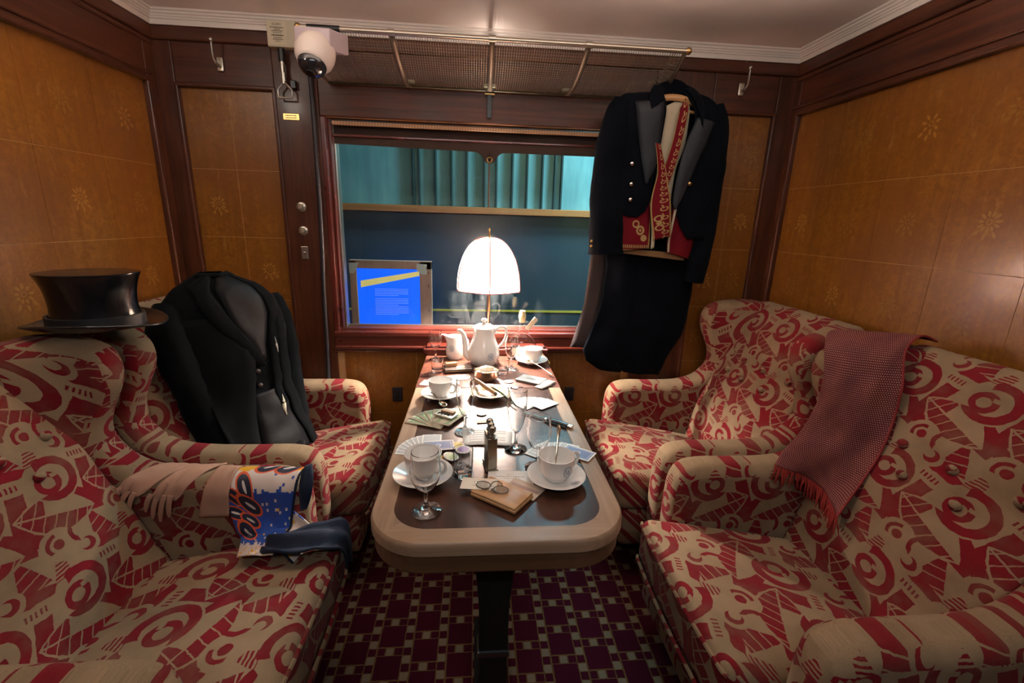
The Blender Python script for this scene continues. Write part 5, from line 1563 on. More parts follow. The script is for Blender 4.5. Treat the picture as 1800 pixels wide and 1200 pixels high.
# end brackets with net cheeks
for x in (RX0, RX1):
    mb = MB()
    pts = [rl((x, *rack_curve(t / 10))) for t in range(11)]
    mb.tube(pts, .007, 8)
    mb.build('end_bracket', STR, rk)
    MB().ball(rl((x + (.008 if x > 0 else -.008), RYF, 1.982)), .0125, 12, 8).build('end_knob', BRASS, rk)
mb = MB()
def bar2(a, b, w):
    a, b = Vector(a), Vector(b); mb.tube([a, b], w, 4, False)
for j in range(9):
    for i in range(9):
        pass
for k in range(1, 10):
    t = k / 10; y, z = rack_curve(t)
    bar2(rl((RX1 - .002, y, z)), rl((RX1 - .045, RYB - .02 + (RYF + .02 - RYB) * t * .92, z + .065 * (1 - t))), .0012)
for k in range(7):
    s = k / 6
    pr = []
    for q in range(9):
        t = q / 8; y, z = rack_curve(t)
        a = Vector(rl((RX1 - .002, y, z))); b = Vector(rl((RX1 - .045, RYB - .02 + (RYF + .02 - RYB) * t * .92, z + .065 * (1 - t))))
        pr.append(a.lerp(b, s))
    for a, b in zip(pr, pr[1:]): bar2(a, b, .0012)
tag(mb.build('end_net', simple('pale_net', (.45, .42, .30), .5, .5), rk, merge=False), kind='stuff')
# ------------------------------------------------------------------ clothes
def lerp_rows(rows, t):
    i = t * (len(rows) - 1); k = min(int(i), len(rows) - 2); f = i - k
    a, b = rows[k], rows[k + 1]
    return tuple(a[q] + (b[q] - a[q]) * f for q in range(len(a)))

# ---- black coat propped up in the far left chair
CA = thing('black_coat', 'black tailcoat propped upright in the far left armchair', 'coat', (-.90, 1.73, .49))
AU = Vector((cos(radians(56)), sin(radians(56)), 0)); AN = Vector((AU.y, -AU.x, 0))
LV = [(1.145, -.968, 1.765, .045, .030), (1.125, -.965, 1.765, .085, .055), (1.095, -.955, 1.762, .150, .072), (1.045, -.945, 1.76, .200, .085), (.97, -.935, 1.755, .212, .092), (.90, -.925, 1.745, .205, .095), (.80, -.912, 1.735, .190, .098), (.70, -.90, 1.73, .185, .095), (.62, -.885, 1.725, .200, .10), (.52, -.862, 1.72, .212, .11), (.432, -.840, 1.715, .215, .115)]
def back_x(z):      # world x of the chair back's front
    P = [(.42, .49), (.52, .515), (.63, .556), (.73, .598), (.82, .64), (.90, .68), (.965, .708), (1.012, .735), (1.04, .80), (1.2, 1.2)]
    for (z0, d0), (z1, d1) in zip(P, P[1:]):
        if z <= z1: return XLC - (d0 + (d1 - d0) * (max(z, z0) - z0) / (z1 - z0)) + .045
    return -2
def ca_pt(th, t, off=0.0):
    z, cx, cy, hw, hd = lerp_rows(LV, t)
    w = .008 * vnoise(th * 2.2 + 3, z * 9) + .006 * vnoise(th * 5, z * 22 + 7) + off
    p = Vector((cx, cy, z)) + AU * ((hw + w * .7) * sin(th)) + AN * ((hd + w) * cos(th))
    if z < 1.05: p.x = max(p.x, back_x(z) + off)
    return p - Vector((-.90, 1.73, .49))
mb = MB().grid(lambda u, v: tuple(ca_pt(2 * pi * u, v)), 44, 36)
mb.build('coat_body', COATBLACK, CA)
def ca_strip(name, rows, mat, off, solid=.004, nu=6, nv=18):
    """rows: (t, th_inner, th_outer) down the front"""
    def fn(u, v):
        t, a, b = lerp_rows(rows, v)
        k = min(1, v * 3 + .25) if name == 'coat_front' else 1
        return tuple(ca_pt(a + (b - a) * u, t, off * k + .004 * sin(pi * u)))
    return MB().grid(fn, nu, nv).build(name, mat, CA, solid=solid)
ca_strip('shirt_opening', [(.03, -.25, .55), (.2, -.30, .75), (.42, -.10, .55), (.58, .22, .34)], SATINLINE, .003)
ca_strip('lapel', [(.02, -.45, -.85), (.16, -.42, -1.02), (.22, -.40, -.74), (.40, -.12, -.42), (.60, .30, .16)], COATBLACK, .010, .005)
ca_strip('lapel', [(.02, .35, .80), (.20, .62, 1.05), (.38, .60, .92), (.60, .42, .66), (.78, .40, .60)], COATBLACK, .010, .005)
ca_strip('collar', [(.0, -1.5, 1.3), (.05, -1.1, 1.1)], COATBLACK, .012, .006, 14, 3)
# long tails: outer fronts hanging open over the seat
ca_strip('coat_front', [(.36, -.30, -1.2), (.55, .12, -1.2), (.70, -.02, -1.2), (.85, -.18, -1.15), (1.0, -.30, -1.1)], COATBLACK, .012)
ca_strip('coat_front', [(.30, .85, 1.4), (.45, .68, 1.4), (.70, .62, 1.35), (.85, .70, 1.3), (1.0, .80, 1.25)], COATBLACK, .016)
ca_strip('skirt_lining', [(.70, -.05, .62), (.85, -.15, .72), (1.0, -.25, .80)], SATINLINE, .006)
ca_strip('handkerchief', [(.50, .53, .66), (.535, .51, .68), (.565, .60, .63)], simple('white_linen', (.60, .58, .48), .8), .012, .002, 2, 4)
ca_strip('waistcoat_edge', [(.70, .52, .54), (.74, .46, .56), (.80, .40, .50), (.83, .42, .44)], simple('cream_edge', (.55, .50, .36), .8), .012, .002, 2, 6)
for t, th in ((.615, .12), (.67, .12)):
    MB().ball(tuple(ca_pt(th, t, .010)), .010, 12, 8, (1, 1, 1)).build('button', simple('brown_horn_button', (.045, .03, .025), .4), CA)
def loose(pts, rad, name, mat=COATBLACK):
    c = cr(pts, 6); n = len(c); R = [lerp_rows([(r,) for r in rad], i / (n - 1))[0] * (1 + .06 * vnoise(i * .9, 3)) for i in range(n)]
    return MB().tube([tuple(Vector(p) - Vector((-.90, 1.73, .49))) for p in c], R, 16).build(name, mat, CA)
loose([(-1.045, 1.615, 1.040), (-1.035, 1.575, .97), (-1.005, 1.560, .87), (-.975, 1.560, .76), (-.955, 1.565, .66), (-.915, 1.57, .54), (-.885, 1.575, .465)], [.040, .058, .056, .052, .050, .052, .040], 'sleeve')
loose([(-.835, 1.915, 1.035), (-.815, 1.925, .96), (-.795, 1.915, .85), (-.78, 1.900, .74), (-.765, 1.88, .64), (-.745, 1.86, .54), (-.735, 1.845, .475)], [.038, .050, .050, .046, .044, .042, .032], 'sleeve')
# tail corner lying on the seat
mb = MB().grid(lambda u, v: (.05 + .16 * u + .02 * sin(v * 5), -.11 + .17 * v + .03 * u, -.058 + .028 * u + .016 * sin(u * 3 + v * 4) ** 2 + .02 * (1 - u)), 12, 10)
mb.build('tail_corner', SATINLINE, CA, solid=.004)

# ---- tailcoat with waistcoat hanging at the right of the window
CB = thing('hanging_tailcoat', 'midnight tailcoat with satin lapels hanging right of the window', 'tailcoat', (.77, 1.95, 1.28))
def cb_l(p): return (p[0] - .77, p[1] - 1.95, p[2] - 1.28)
def front_y(x, z, base=1.900):
    """bowed chest: nearest in the middle of each half, falling back at the sides and over the shoulder"""
    s = abs(x - .772) / .25
    y = base + .060 * max(0, s - .35) ** 2 * 2.2
    y += .055 * max(0, (z - 1.78) / .09) ** 2
    y += .006 * vnoise(x * 16, z * 7) + .004 * vnoise(x * 40 + 5, z * 13)
    return y
FLR = [((0.585, 1.858), (0.735, 1.872)), ((0.545, 1.828), (0.738, 1.832)), ((0.526, 1.772), (0.74, 1.782)), ((0.524, 1.69), (0.735, 1.699)), ((0.529, 1.586), (0.726, 1.593)), ((0.541, 1.5), (0.712, 1.506)), ((0.555, 1.445), (0.712, 1.451)), ((0.579, 1.413), (0.700, 1.416)), ((0.629, 1.389), (0.668, 1.39))]
FRR = [((0.820, 1.885), (0.868, 1.885)), ((0.835, 1.857), (0.932, 1.862)), ((0.858, 1.808), (0.979, 1.813)), ((0.862, 1.747), (0.996, 1.752)), ((0.840, 1.662), (0.999, 1.668)), ((0.826, 1.575), (0.998, 1.581)), ((0.820, 1.487), (0.997, 1.493)), ((0.822, 1.42), (0.988, 1.425)), ((0.855, 1.352), (0.983, 1.356)), ((0.89, 1.307), (0.98, 1.309))]
def cb_panel(name, rows, mat, base, nu=14, nv=34, solid=.005, fold=0.0):
    R = [(a[0], a[1], b[0], b[1]) for a, b in rows]
    def fn(u, v):
        xa, za, xb, zb = lerp_rows(R, v)
        x, z = xa + (xb - xa) * u, za + (zb - za) * u
        return cb_l((x, front_y(x, z, base) + fold * sin(u * 9 + v * 2) , z))
    return MB().grid(fn, nu, nv).build(name, mat, CB, solid=solid)
cb_panel('coat_front', FLR, COATBLUE, 1.900)
cb_panel('coat_front', FRR, COATBLUE, 1.900)
# back of the coat and inside
mb = MB().grid(lambda u, v: cb_l((.545 + .47 * u + (.5 - u) * .06 * v, 1.985 - .03 * sin(pi * u) + .012 * vnoise(u * 6, v * 5), 1.855 - abs(u - .5) * .05 * (1 - v) - .56 * v)), 16, 20)
mb.build('coat_back', COATBLUE, CB, solid=.005)
def cb_poly(name, pts, mat, base, th=.004, par=None):
    mb = MB(); n = len(pts)
    v = [cb_l((x, front_y(x, z, base) - th, z)) for x, z in pts] + [cb_l((x, front_y(x, z, base), z)) for x, z in pts]
    f = [tuple(range(n)), tuple(range(2 * n - 1, n - 1, -1))] + [(i, n + i, n + (i + 1) % n, (i + 1) % n) for i in range(n)]
    return mb.add(v, f).build(name, mat, par or CB, smooth=False)
def cb_strip(name, inner, outer, mat, base, solid=.004, roll=.006, nu=6, nv=24, par=None, uv=False):
    A, B = cr(inner, 6), cr(outer, 6)
    def fn(u, v):
        a = A[int(round(v * (len(A) - 1)))]; b = B[int(round(v * (len(B) - 1)))]
        x, z = a.x + (b.x - a.x) * u, a.y + (b.y - a.y) * u
        return cb_l((x, front_y(x, z, base) - roll * sin(pi * u), z))
    H = sum((A[i + 1] - A[i]).length for i in range(len(A) - 1))
    return MB().grid(fn, nu, max(len(A), len(B)) - 1, (lambda u, v: (u, v * H)) if uv else None).build(name, mat, par or CB, solid=solid)
cb_strip('lapel', [(.727, 1.826), (.727, 1.741), (.724, 1.632), (.716, 1.580), (.690, 1.518)], [(.616, 1.822), (.628, 1.745), (.643, 1.670), (.660, 1.598), (.684, 1.519)], SATIN, 1.892)
cb_strip('lapel', [(.866, 1.772), (.836, 1.690), (.816, 1.600), (.806, 1.510), (.806, 1.45), (.818, 1.424)], [(.950, 1.760), (.922, 1.680), (.892, 1.610), (.860, 1.515), (.834, 1.45), (.820, 1.424)], SATIN, 1.892)
# collar with the notches cut above the lapels
cb_strip('collar', [(.727, 1.832), (.735, 1.868), (.765, 1.895), (.80, 1.899), (.838, 1.880), (.868, 1.790)], [(.676, 1.792), (.672, 1.845), (.720, 1.908), (.80, 1.922), (.880, 1.893), (.888, 1.735)], COATBLUE, 1.886, .006, .004)
mb = MB().grid(lambda u, v: cb_l((.700 + .175 * u, 1.962 + .02 * (2 * u - 1) ** 2, 1.850 + (.072 - .045 * (2 * u - 1) ** 2) * v)), 12, 5)
mb.build('collar_back', COATBLUE, CB, solid=.006)
def sleeve(pts, rad, name):
    c = cr(pts, 6); n = len(c)
    R = [lerp_rows([(r,) for r in rad], i / (n - 1))[0] * (1 + .05 * vnoise(i * .7, 5)) for i in range(n)]
    return MB().tube([cb_l(p) for p in c], R, 18, flat=((0, 1, 0), .62)).build(name, COATBLUE, CB)
s1 = sleeve([(.580, 1.945, 1.832), (.560, 1.94, 1.761), (.543, 1.935, 1.655), (.537, 1.93, 1.524), (.543, 1.925, 1.389), (.553, 1.925, 1.237)], [.040, .058, .063, .067, .072, .078], 'sleeve')
s2 = sleeve([(.955, 1.955, 1.828), (.978, 1.95, 1.737), (.981, 1.95, 1.585), (.984, 1.955, 1.426), (.982, 1.96, 1.259), (.976, 1.965, 1.118)], [.045, .057, .058, .056, .054, .044], 'sleeve')
for z in (1.288, 1.268): MB().ball(cb_l((.483, 1.905, z)), .006, 10, 6).build('cuff_button', BRASS, CB)
# tails: two long panels with a slit
TR = [((0.551, 1.30), (0.97, 1.31)), ((0.574, 1.174), (0.981, 1.183)), ((0.564, 1.048), (0.988, 1.055)), ((0.546, 0.945), (0.981, 0.95)), ((0.521, 0.865), (0.959, 0.87)), ((0.494, 0.798), (0.927, 0.801)), ((0.514, 0.744), (0.898, 0.745)), ((0.570, 0.704), (0.881, 0.703)), ((0.600, 0.694), (0.868, 0.672))]
def tail(u0, u1, slit):
    R = [(a[0], a[1], b[0], b[1]) for a, b in TR]
    def fn(u, v):
        xa, za, xb, zb = lerp_rows(R, v)
        uu = u0 + (u1 - u0) * u
        x = xa + (xb - xa) * uu
        k = max(0, (v - .90) / .10)
        x += slit * k * .007 - slit * .004 * (1 - k)
        z = za + (zb - za) * uu
        y = 1.985 + .006 * sin(uu * 14 + v * 2) * v + .010 * vnoise(uu * 5, v * 6) - .02 * (1 - v) * sin(pi * uu)
        return cb_l((x, y, z))
    return MB().grid(fn, 14, 40).build('tail', COATBLUE, CB, solid=.005)
tail(0.0, .36, -1); tail(.36, 1.0, 1)
mb = MB().grid(lambda u, v: cb_l((.515 + .07 * u - .035 * v * (1 - u) - .045 * max(0, v - .6) * 2 * (1 - u) - .05 * u * v * v, 2.01 - .01 * u, 1.28 - .48 * v)), 4, 14)
mb.build('tail_lining', m_cloth('brown_black_lining', (.022, .014, .015), (.030, .020, .020), .6), CB, solid=.003)
for x, z, m in ((.622, 1.594, DARKMETAL), (.625, 1.516, CHROME), (.628, 1.457, DARKMETAL), (.868, 1.526, BRASS)):
    MB().ball(cb_l((x, front_y(x, z, 1.893) - .004, z)), .0085, 12, 8, (1, .6, 1)).build('button', m if m is not DARKMETAL else CHROME, CB)

# waistcoat
def m_red(name, kind):
    m = Mat(name, (.30, .012, .02), .75, spec=.12); u, v = m.uv()
    n = m.noise(m.vec(u, v), 30, 3)
    c = m.mix(m.ramp(n, .3, .7), (.105, .0035, .008), (.155, .005, .011))
    gold = (.33, .22, .09)
    if kind == 'band':
        piping = (u < .07) | (u > .91)
        lv = e_frac(v / .030); r = e_len((u - .66) * .040, (lv - .5) * .030)
        scroll = ((r < .0085) & (r > .0052) & (lv > .3)) | ((e_abs(u - .66 - (lv - .5) * .2) < .045) & (lv < .42))
        vv = e_len((u - .36) * .05, v - .285); v2 = e_len((u - .36) * .05, v - .322); v3 = e_len((u - .36) * .05, v - .303)
        big = ((vv < .0125) & (vv > .0075)) | ((v2 < .0125) & (v2 > .0075)) | (v3 < .0075)
        c = m.mix((scroll | big) | piping, c, gold)
    elif kind == 'panel':
        lu = e_frac(u / .055)
        hem = (v > .865) & (v < .93) & (e_sin(u * 130.0) > -.2)
        pipe = (v > .955) | (u > .955)
        hem2 = (v < .10) & (e_sin(u * 90.0) > .1) & (v > .04)
        d1 = e_len((u - .62) * .15, (v - .46) * .17); d2 = e_len((u - .74) * .15, (v - .58) * .17); d3 = e_len((u - .84) * .15, (v - .73) * .17)
        sw = ((d1 < .013) & (d1 > .0075)) | ((d2 < .016) & (d2 > .009)) | (d3 < .011) | (d2 < .005)
        c = m.mix((hem | hem2) | (sw | pipe), c, gold)
    m.set('Base Color', c); return m.m
WC = thing('waistcoat', 'crimson waistcoat with gold embroidery hanging inside the tailcoat', 'waistcoat', (.77, 1.95, 1.28))
cb_strip('lining', [(.743, 1.813), (.744, 1.721), (.738, 1.572), (.734, 1.44)], [(.850, 1.866), (.843, 1.683), (.814, 1.575), (.809, 1.42)], WHITECLOTH, 1.925, .003, .002, par=WC)
o = cb_strip('front_panel', [(.560, 1.420), (.563, 1.380), (.572, 1.32), (.582, 1.249)], [(.722, 1.457), (.724, 1.400), (.728, 1.33), (.731, 1.264)], m_red('crimson_panel', 'panel'), 1.908, .004, .002, 10, par=WC, uv=False)
# panel uv: u across, v down
def set_uv(o, nu, nv):
    me = o.data; lay = me.uv_layers.get('UVMap') or me.uv_layers.new(name='UVMap')
    xs = [v.co.x for v in me.vertices]; zs = [v.co.z for v in me.vertices]
    x0, x1, z0, z1 = min(xs), max(xs), min(zs), max(zs)
    for l in me.loops:
        c = me.vertices[l.vertex_index].co; lay.data[l.index].uv = ((c.x - x0) / (x1 - x0), (z1 - c.z) / (z1 - z0))
set_uv(o, 1, 1)
REDBAND = m_red('crimson_band', 'band')
cb_strip('neck_band', [(.796, 1.800), (.784, 1.700), (.768, 1.62), (.757, 1.571), (.765, 1.52)], [(.836, 1.866), (.828, 1.740), (.814, 1.640), (.800, 1.573), (.782, 1.507)], REDBAND, 1.905, .004, .002, 6, par=WC, uv=True)
cb_strip('button_band', [(.706, 1.673), (.726, 1.57), (.718, 1.504), (.713, 1.438), (.726, 1.36), (.738, 1.299)], [(.728, 1.668), (.757, 1.591), (.776, 1.52), (.793, 1.463), (.806, 1.38), (.814, 1.317)], REDBAND, 1.888, .004, .002, 8, par=WC, uv=True)
cb_strip('front_panel', [(.817, 1.440), (.810, 1.36), (.810, 1.300), (.815, 1.250)], [(.930, 1.372), (.928, 1.330), (.926, 1.28), (.912, 1.224)], m_red('crimson_plain', 'none'), 1.912, .004, .002, 8, par=WC, uv=True)
cb_strip('panel_edge', [(.720, 1.457), (.722, 1.40), (.730, 1.33), (.733, 1.262)], [(.733, 1.452), (.736, 1.40), (.745, 1.33), (.747, 1.268)], WHITECLOTH, 1.895, .003, .001, 2, par=WC)
cb_strip('panel_edge', [(.818, 1.44), (.812, 1.35), (.808, 1.30), (.812, 1.25)], [(.828, 1.44), (.820, 1.35), (.816, 1.30), (.820, 1.25)], WHITECLOTH, 1.898, .003, .001, 2, par=WC)
cb_strip('back_lining', [(.60, 1.262), (.605, 1.242)], [(.90, 1.245), (.90, 1.215)], m_cloth('tan_lining', (.20, .11, .045), (.28, .16, .07)), 1.928, .003, .001, 12, par=WC)
HG = thing('coat_hanger', 'wooden coat hanger showing inside the tailcoat collar', 'coat hanger', (.785, 1.95, 1.826))
HW = wood('hanger_wood', (.42, .20, .07), (.58, .32, .13), .45, .2, 'x')
MB().tube(cr([(-.20, .02, -.035), (-.12, .0, .0), (-.045, -.012, .020), (.0, -.014, .024), (.045, -.012, .018), (.12, .0, -.006), (.19, .02, -.045)], 5), .0125, 10, flat=((0, 1, 0), .6)).build('shoulder_bar', HW, HG)
MB().tube([(-.09, -.010, -.018), (.0, -.014, -.020), (.09, -.010, -.026)], .0065, 8).build('lower_bar', HW, HG)
MB().tube(cr([(0, .0, .03), (.0, .012, .050), (.006, .016, .060), (.012, .016, .070), (.006, .016, .082), (-.006, .016, .076)], 6), .0022, 7).build('hook', DARKMETAL, HG)

# ---- top hat on the chair backs at the left
TH_ = thing('top_hat', 'black silk top hat resting on the left chair wings', 'hat', (-1.045, 1.325, 1.038), radians(8))
hp = cr([(.104, .012), (.100, .018), (.0935, .040), (.0915, .070), (.0945, .105), (.102, .135), (.109, .152)], 5)
crown = [(p.x, p.y) for p in hp] + [(.1085, .1545), (.104, .155), (0, .1545)]
MB().lathe([(0, .010), (.100, .010)] + crown, 56, sx=1.06, sy=.92).build('crown', HATSILK, TH_)
def brim(u, v):
    a = 2 * pi * u; r = .098 + .052 * v
    curl = .022 * v * v * abs(sin(a)) ** 1.5 + .003 * v
    return (r * 1.06 * cos(a) * (1 + .02 * v), r * .92 * sin(a), .008 + curl)
MB().grid(brim, 56, 8).build('brim', HATSILK, TH_, solid=.005)
MB().lathe([(.1045, .010), (.1035, .040), (.0965, .041), (.0965, .010)], 56, closed=True, sx=1.06, sy=.92).build('hat_band', Mat('black_ribbon', (.010, .011, .012), .5).m, TH_)

# ---- tan gloves over the left chair's arm
def arm_surface(d, s, off=.004):
    """drape path over the far arm of the near left chair: s = arc length from the ridge towards the seat"""
    yc, r, top = YNL + .3235, .050, .620
    if d > .47: top = .622 + (d - .47) ** 2 * 1.6
    z0 = top - r
    R = r + off
    flat = .0065
    if s < flat: y = yc - s; z = z0 + R
    elif s < flat + R * pi / 2:
        a = (s - flat) / R; y = yc - flat - R * sin(a); z = z0 + R * cos(a)
    else:
        y = yc - flat - R; z = z0 - (s - flat - R * pi / 2)
        zs = .478 - .185 * d + .006 + off + .022 * min(1, max(0, (yc - flat - R - y) / .1))
        if z < zs:
            y -= (zs - z); z = zs + .024 * min(1, (zs - z) / .14) * (1 if d > .03 else 0)
    return Vector((XLC - d, y, z))
GO = Vector((XLC - .46, YNL + .30, .60))
def glove(lab, d0, d1, slope, sfing, seed, flap):
    g = thing('leather_glove', lab, 'glove', tuple(GO), group='pair of tan gloves on the armrest')
    hw = .034
    def hand(u, v):
        s = -.030 + (sfing + .030) * v
        w = hw * (1.0 + .18 * (1 - v) * flap)
        d = d0 + (d1 - d0) * v + (u - .5) * 2 * w
        off = .006 + .003 * vnoise(u * 5 + seed, v * 6) + .003 * sin(u * 9 + seed) * v
        p = arm_surface(d, max(s, -.0), off)
        if s < 0: p = arm_surface(d, 0, off) + Vector((0, -s, s * s * -4))
        return tuple(p - GO)
    MB().grid(hand, 14, 18).build('hand', GLOVE, g, solid=.004)
    lens_ = (.070, .086, .080, .060)
    for k in range(4):
        dd = d1 + (-.75 + .5 * k) * hw
        pts = []
        for q in range(7):
            t = q / 6
            p = arm_surface(dd + slope * lens_[k] * t + (k - 1.5) * .004 * t, sfing - .012 + lens_[k] * t, .009 + .004 * sin(pi * t))
            pts.append(tuple(p - GO))
        MB().tube(pts, [.0072, .0076, .0074, .0072, .0070, .0064, .0036], 10, flat=((0, 1, 0), .62)).build('finger', GLOVE, g)
    pts = [tuple(arm_surface(d0 + (d1 - d0) * .6 + hw * .9 + .004 * q, sfing * .55 + .011 * q, .010) - GO) for q in range(6)]
    MB().tube(pts, [.009, .010, .0095, .009, .008, .0045], 10, flat=((0, 1, 0), .62)).build('thumb', GLOVE, g)
    return g
glove('tan leather glove lying left, fingers hanging towards the chair back', .475, .590, .45, .108, 1, 1.3)
glove('tan leather glove lying right, overlapping, with a wide folded cuff', .402, .495, .30, .104, 4, 1.3)
g = [o for o in COL.objects if o.name.startswith('leather_glove')][-1]
def cuff(u, v):
    d = .330 + .050 * v * .6 + (u - .5) * (.055 + .03 * v); s = .165 * v
    p = arm_surface(d, s, .013 + .003 * vnoise(u * 4, v * 5)); return tuple(p - GO)
MB().grid(cuff, 10, 16).build('cuff', GLOVE, g, solid=.004)

# ---- printed silk scarf over the front of the same arm
def m_scarf():
    m = Mat('printed_silk', (.1, .2, .6), .42, sheen=.1)
    u, v = m.uv()                                   # metres: u along the arm, v down
    cu, cv = e_floor(u / .0075), e_floor(v / .0085)
    hs = e_frac(e_sin(cu * 12.9898 + cv * 78.233) * 43758.5)
    col = e_frac(e_sin(cu * 91.7) * 4375.85)
    white, blue, yel, navy, orange = (.62, .52, .46), (.012, .065, .33), (.70, .34, .012), (.010, .014, .035), (.62, .085, .025)
    edge1 = .062 + col * .016
    c = m.mix(v > edge1, white, blue)
    c = m.mix((v > .236 + col * .020), c, white)
    c = m.mix(v < .012 + col * .008, c, yel)
    c = m.mix((hs > .93) & (v < edge1) & (v > .02), c, blue)
    c = m.mix((hs > .95) & (v > .085) & (v < .236), c, white)
    c = m.mix((hs > .985) & (v > .11) & (v < .236), c, yel)
    c = m.mix((hs > .80) & (v > .26), c, yel)
    # petals along the left edge and top right
    def petal(uc, vc, rot, L, Wd):
        du, dv = u - uc, v - vc
        a, b = cos(rot), sin(rot)
        x, y = du * a + dv * b, dv * a - du * b
        e = (x / L) * (x / L) + (y / Wd) * (y / Wd)
        return x, y, e
    for uc, vc, rot, L, Wd in ((.165, .060, -1.25, .034, .019), (.200, .085, -.7, .026, .016), (.158, .108, -.62, .036, .019), (.215, .132, -.2, .030, .018), (.168, .152, -.45, .030, .016), (.190, .190, -.9, .034, .026), (.052, .006, .35, .032, .017), (.108, .004, .3, .032, .016)):
        x, y, e = petal(uc, vc, rot, L, Wd)
        c = m.mix(e < 1.55, c, orange)
        c = m.mix(e < 1.0, c, navy)
        c = m.mix(((x / (L * .5)) * (x / (L * .5)) + ((y) / (Wd * .22)) * ((y) / (Wd * .22))) < 1.0, c, orange if L < .03 else white)
    c = m.mix(u < .010, c, navy)
    m.set('Base Color', c); return m.m
SCARF = m_scarf()
SO = Vector((XLC - .20, YNL + .28, .60))
sf = thing('silk_scarf', 'bright blue, white and orange printed silk scarf over the left armrest', 'scarf', tuple(SO))
def sc_pt(u, v):
    s = .345 * v
    dl = .350 - .105 * v ** 1.3           # left edge
    dr = .118 + .05 * v - .06 * max(0, v - .5)
    d = dr + (dl - dr) * u
    ss = s
    p = arm_surface(d, ss, .007 + .004 * sin(u * 7 + v * 3) * v + .003 * vnoise(u * 6, v * 8))
    b = max(0, 1 - abs(v - .62) / .30)
    p.y -= .022 * b * b; p.z += .016 * b * b      # bridges the corner between arm and seat
    return p
MB().grid(lambda u, v: tuple(sc_pt(u, v) - SO), 26, 34, lambda u, v: (.010 + u * .225, v * .30)).build('printed_panel', SCARF, sf, solid=.0025)
def sc_fold(u, v):
    # folded-back corner towards the seat front
    a = sc_pt(.02, .42 + .50 * v); b = a + Vector((.135 * sin(pi * (.30 + .45 * v)), -.012 - .03 * u, -.055 * u - .03))
    p = a.lerp(b, u); p.y -= .012 * sin(pi * u)
    return tuple(p - SO)
MB().grid(sc_fold, 12, 14, lambda u, v: (.02 + .09 * u, .250 + .06 * v)).build('folded_corner', SCARF, sf, solid=.0025)
def sc_top(u, v):
    p = arm_surface(.118 - .020 * sin(pi * v) * u, .15 * v, .010 + .006 * u); p.x += .020 * u; return tuple(p - SO)
NAVYSILK = m_cloth('navy_silk_border', (.006, .011, .026), (.010, .017, .038), .7, .05)
MB().grid(sc_top, 3, 14).build('navy_border', NAVYSILK, sf, solid=.003)
END = cr([(.185, 1.120, .470), (.120, 1.100, .490), (.060, 1.105, .498), (.010, 1.120, .497), (-.022, 1.135, .478), (-.030, 1.142, .430), (-.030, 1.148, .385)], 5)
def sc_end(u, v):
    i = int(round(v * (len(END) - 1))); c = END[i]
    w = .034 + .030 * sin(pi * min(1, v * 1.25)) - .022 * max(0, v - .7)
    y = c.y + (u - .5) * 2 * w
    z = c.z + .010 * sin(u * 11 + v * 5) * (1 - .4 * v) + .006 * vnoise(u * 5, v * 7)
    return tuple(Vector((XLC - c.x - .006 * sin(u * 9) * v, y + (YNL - .948), z + .008)) - SO)
MB().grid(sc_end, 14, len(END) - 1).build('navy_end', NAVYSILK, sf, solid=.006)
MB().tube([tuple(Vector(sc_fold(1, t / 8))) for t in range(9)], .0035, 6).build('navy_hem', NAVYSILK, sf)
MB().tube([tuple(Vector(sc_fold(t / 8, 1))) for t in range(9)], .0035, 6).build('navy_hem', NAVYSILK, sf)
MB().tube([tuple(sc_pt(0, t / 20) + Vector((0, -.004, 0)) - SO) for t in range(21)], .0040, 6).build('navy_hem', NAVYSILK, sf)

# ---- red shawl over the wing of the near right chair
def m_shawl():
    m = Mat('dotted_maroon_silk', (.2, .03, .03), .7, spec=.15)
    u, v = m.uv()
    P = .0057
    row = e_floor(v / (P * .866)); lv = e_frac(v / (P * .866)) - .5
    lu = e_frac(u / P + row * .5) - .5
    r = e_len(lu, lv * .866)
    n = m.noise(m.vec(u, v), 14, 3)
    dots = m.mix(m.ramp(n, .35, .65), (.34, .13, .10), (.22, .085, .085))
    c = m.mix(r < .33, (.060, .007, .012), dots)
    c = m.mix((r < .12), c, (.42, .19, .14))
    m.set('Base Color', c); return m.m
SHW = Vector((1.16, 1.25, 1.0))
sh = thing('red_shawl', 'maroon dotted shawl with red fringe draped over the right chair wing', 'shawl', tuple(SHW))
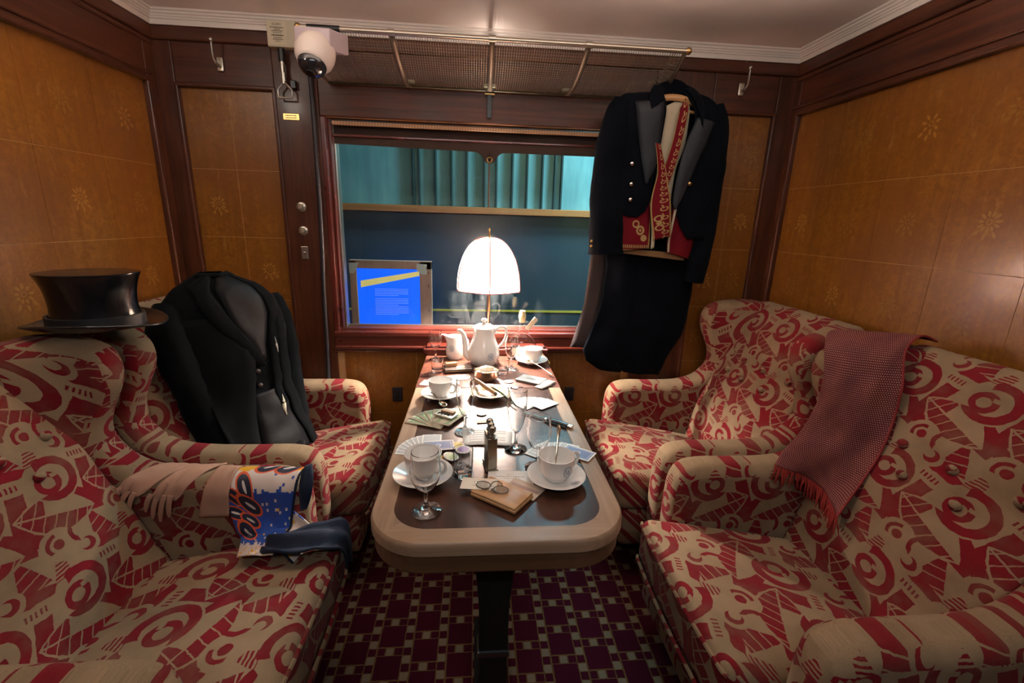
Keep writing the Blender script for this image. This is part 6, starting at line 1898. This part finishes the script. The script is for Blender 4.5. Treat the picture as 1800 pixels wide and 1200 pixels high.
#  control rows: left edge, middle, right edge from the wing top down
SL = [(1.290, 1.345, 1.040), (1.140, 1.330, 1.052), (1.085, 1.285, 1.020), (1.065, 1.240, .930), (1.055, 1.235, .840), (1.030, 1.240, .750), (.990, 1.250, .670), (.972, 1.245, .628)]
SM = [(1.350, 1.285, 1.045), (1.235, 1.260, 1.062), (1.160, 1.215, 1.025), (1.120, 1.180, .930), (1.110, 1.170, .840), (1.085, 1.165, .750), (1.065, 1.160, .670), (1.050, 1.155, .600)]
SRT = [(1.370, 1.205, 1.050), (1.300, 1.190, 1.070), (1.235, 1.165, 1.030), (1.200, 1.115, .940), (1.172, 1.090, .850), (1.138, 1.070, .760), (1.092, 1.060, .670), (1.050, 1.062, .570)]
cl, cm, crr = cr(SL, 6), cr(SM, 6), cr(SRT, 6)
def sh_pt(u, v):
    i = int(round(v * (len(cl) - 1)))
    a, b, c = cl[i], cm[i], crr[i]
    p = a * ((1 - u) * (1 - 2 * u)) + b * (4 * u * (1 - u)) + c * (u * (2 * u - 1))
    w = .016 * vnoise(u * 3.2 + 1, v * 6) + .014 * sin(u * 5 + v * 9) * v * (1 - v * .3) + .008 * vnoise(u * 7, v * 13)
    w = max(w, -.016)
    p = p + Vector((-.75, -.6, .1)) * (w * (1 if v > .2 else v * 5))
    return p
mb = MB().grid(lambda u, v: tuple(sh_pt(u, v) - SHW), 30, len(cl) - 1, lambda u, v: (u * .23, v * .52))
mb.build('shawl_cloth', m_shawl(), sh, solid=.003)
MB().tube([tuple(sh_pt(1, t / 42) - SHW) for t in range(43)], .0035, 6).build('red_selvedge', simple('red_selvedge', (.20, .012, .012), .7), sh)
mb = MB(); random.seed(21)
for k in range(64):
    u = (k + .5) / 64
    p = sh_pt(u, 1.0)
    L = .056 + random.uniform(-.016, .010)
    dx, dy = random.uniform(-.013, .013), random.uniform(-.013, .013)
    pts = [p, p + Vector((-.004 + dx * .3, -.006 + dy * .3, -L * .35)), p + Vector((-.004 + dx * .8, -.007 + dy * .8, -L * .7)), p + Vector((-.002 + dx, -.006 + dy, -L))]
    mb.tube([tuple(q - SHW) for q in pts], [.0021, .0023, .0021, .0014], 5)
tag(mb.build('fringe', simple('bright_red_thread', (.26, .016, .010), .8), sh, merge=False), kind='stuff')
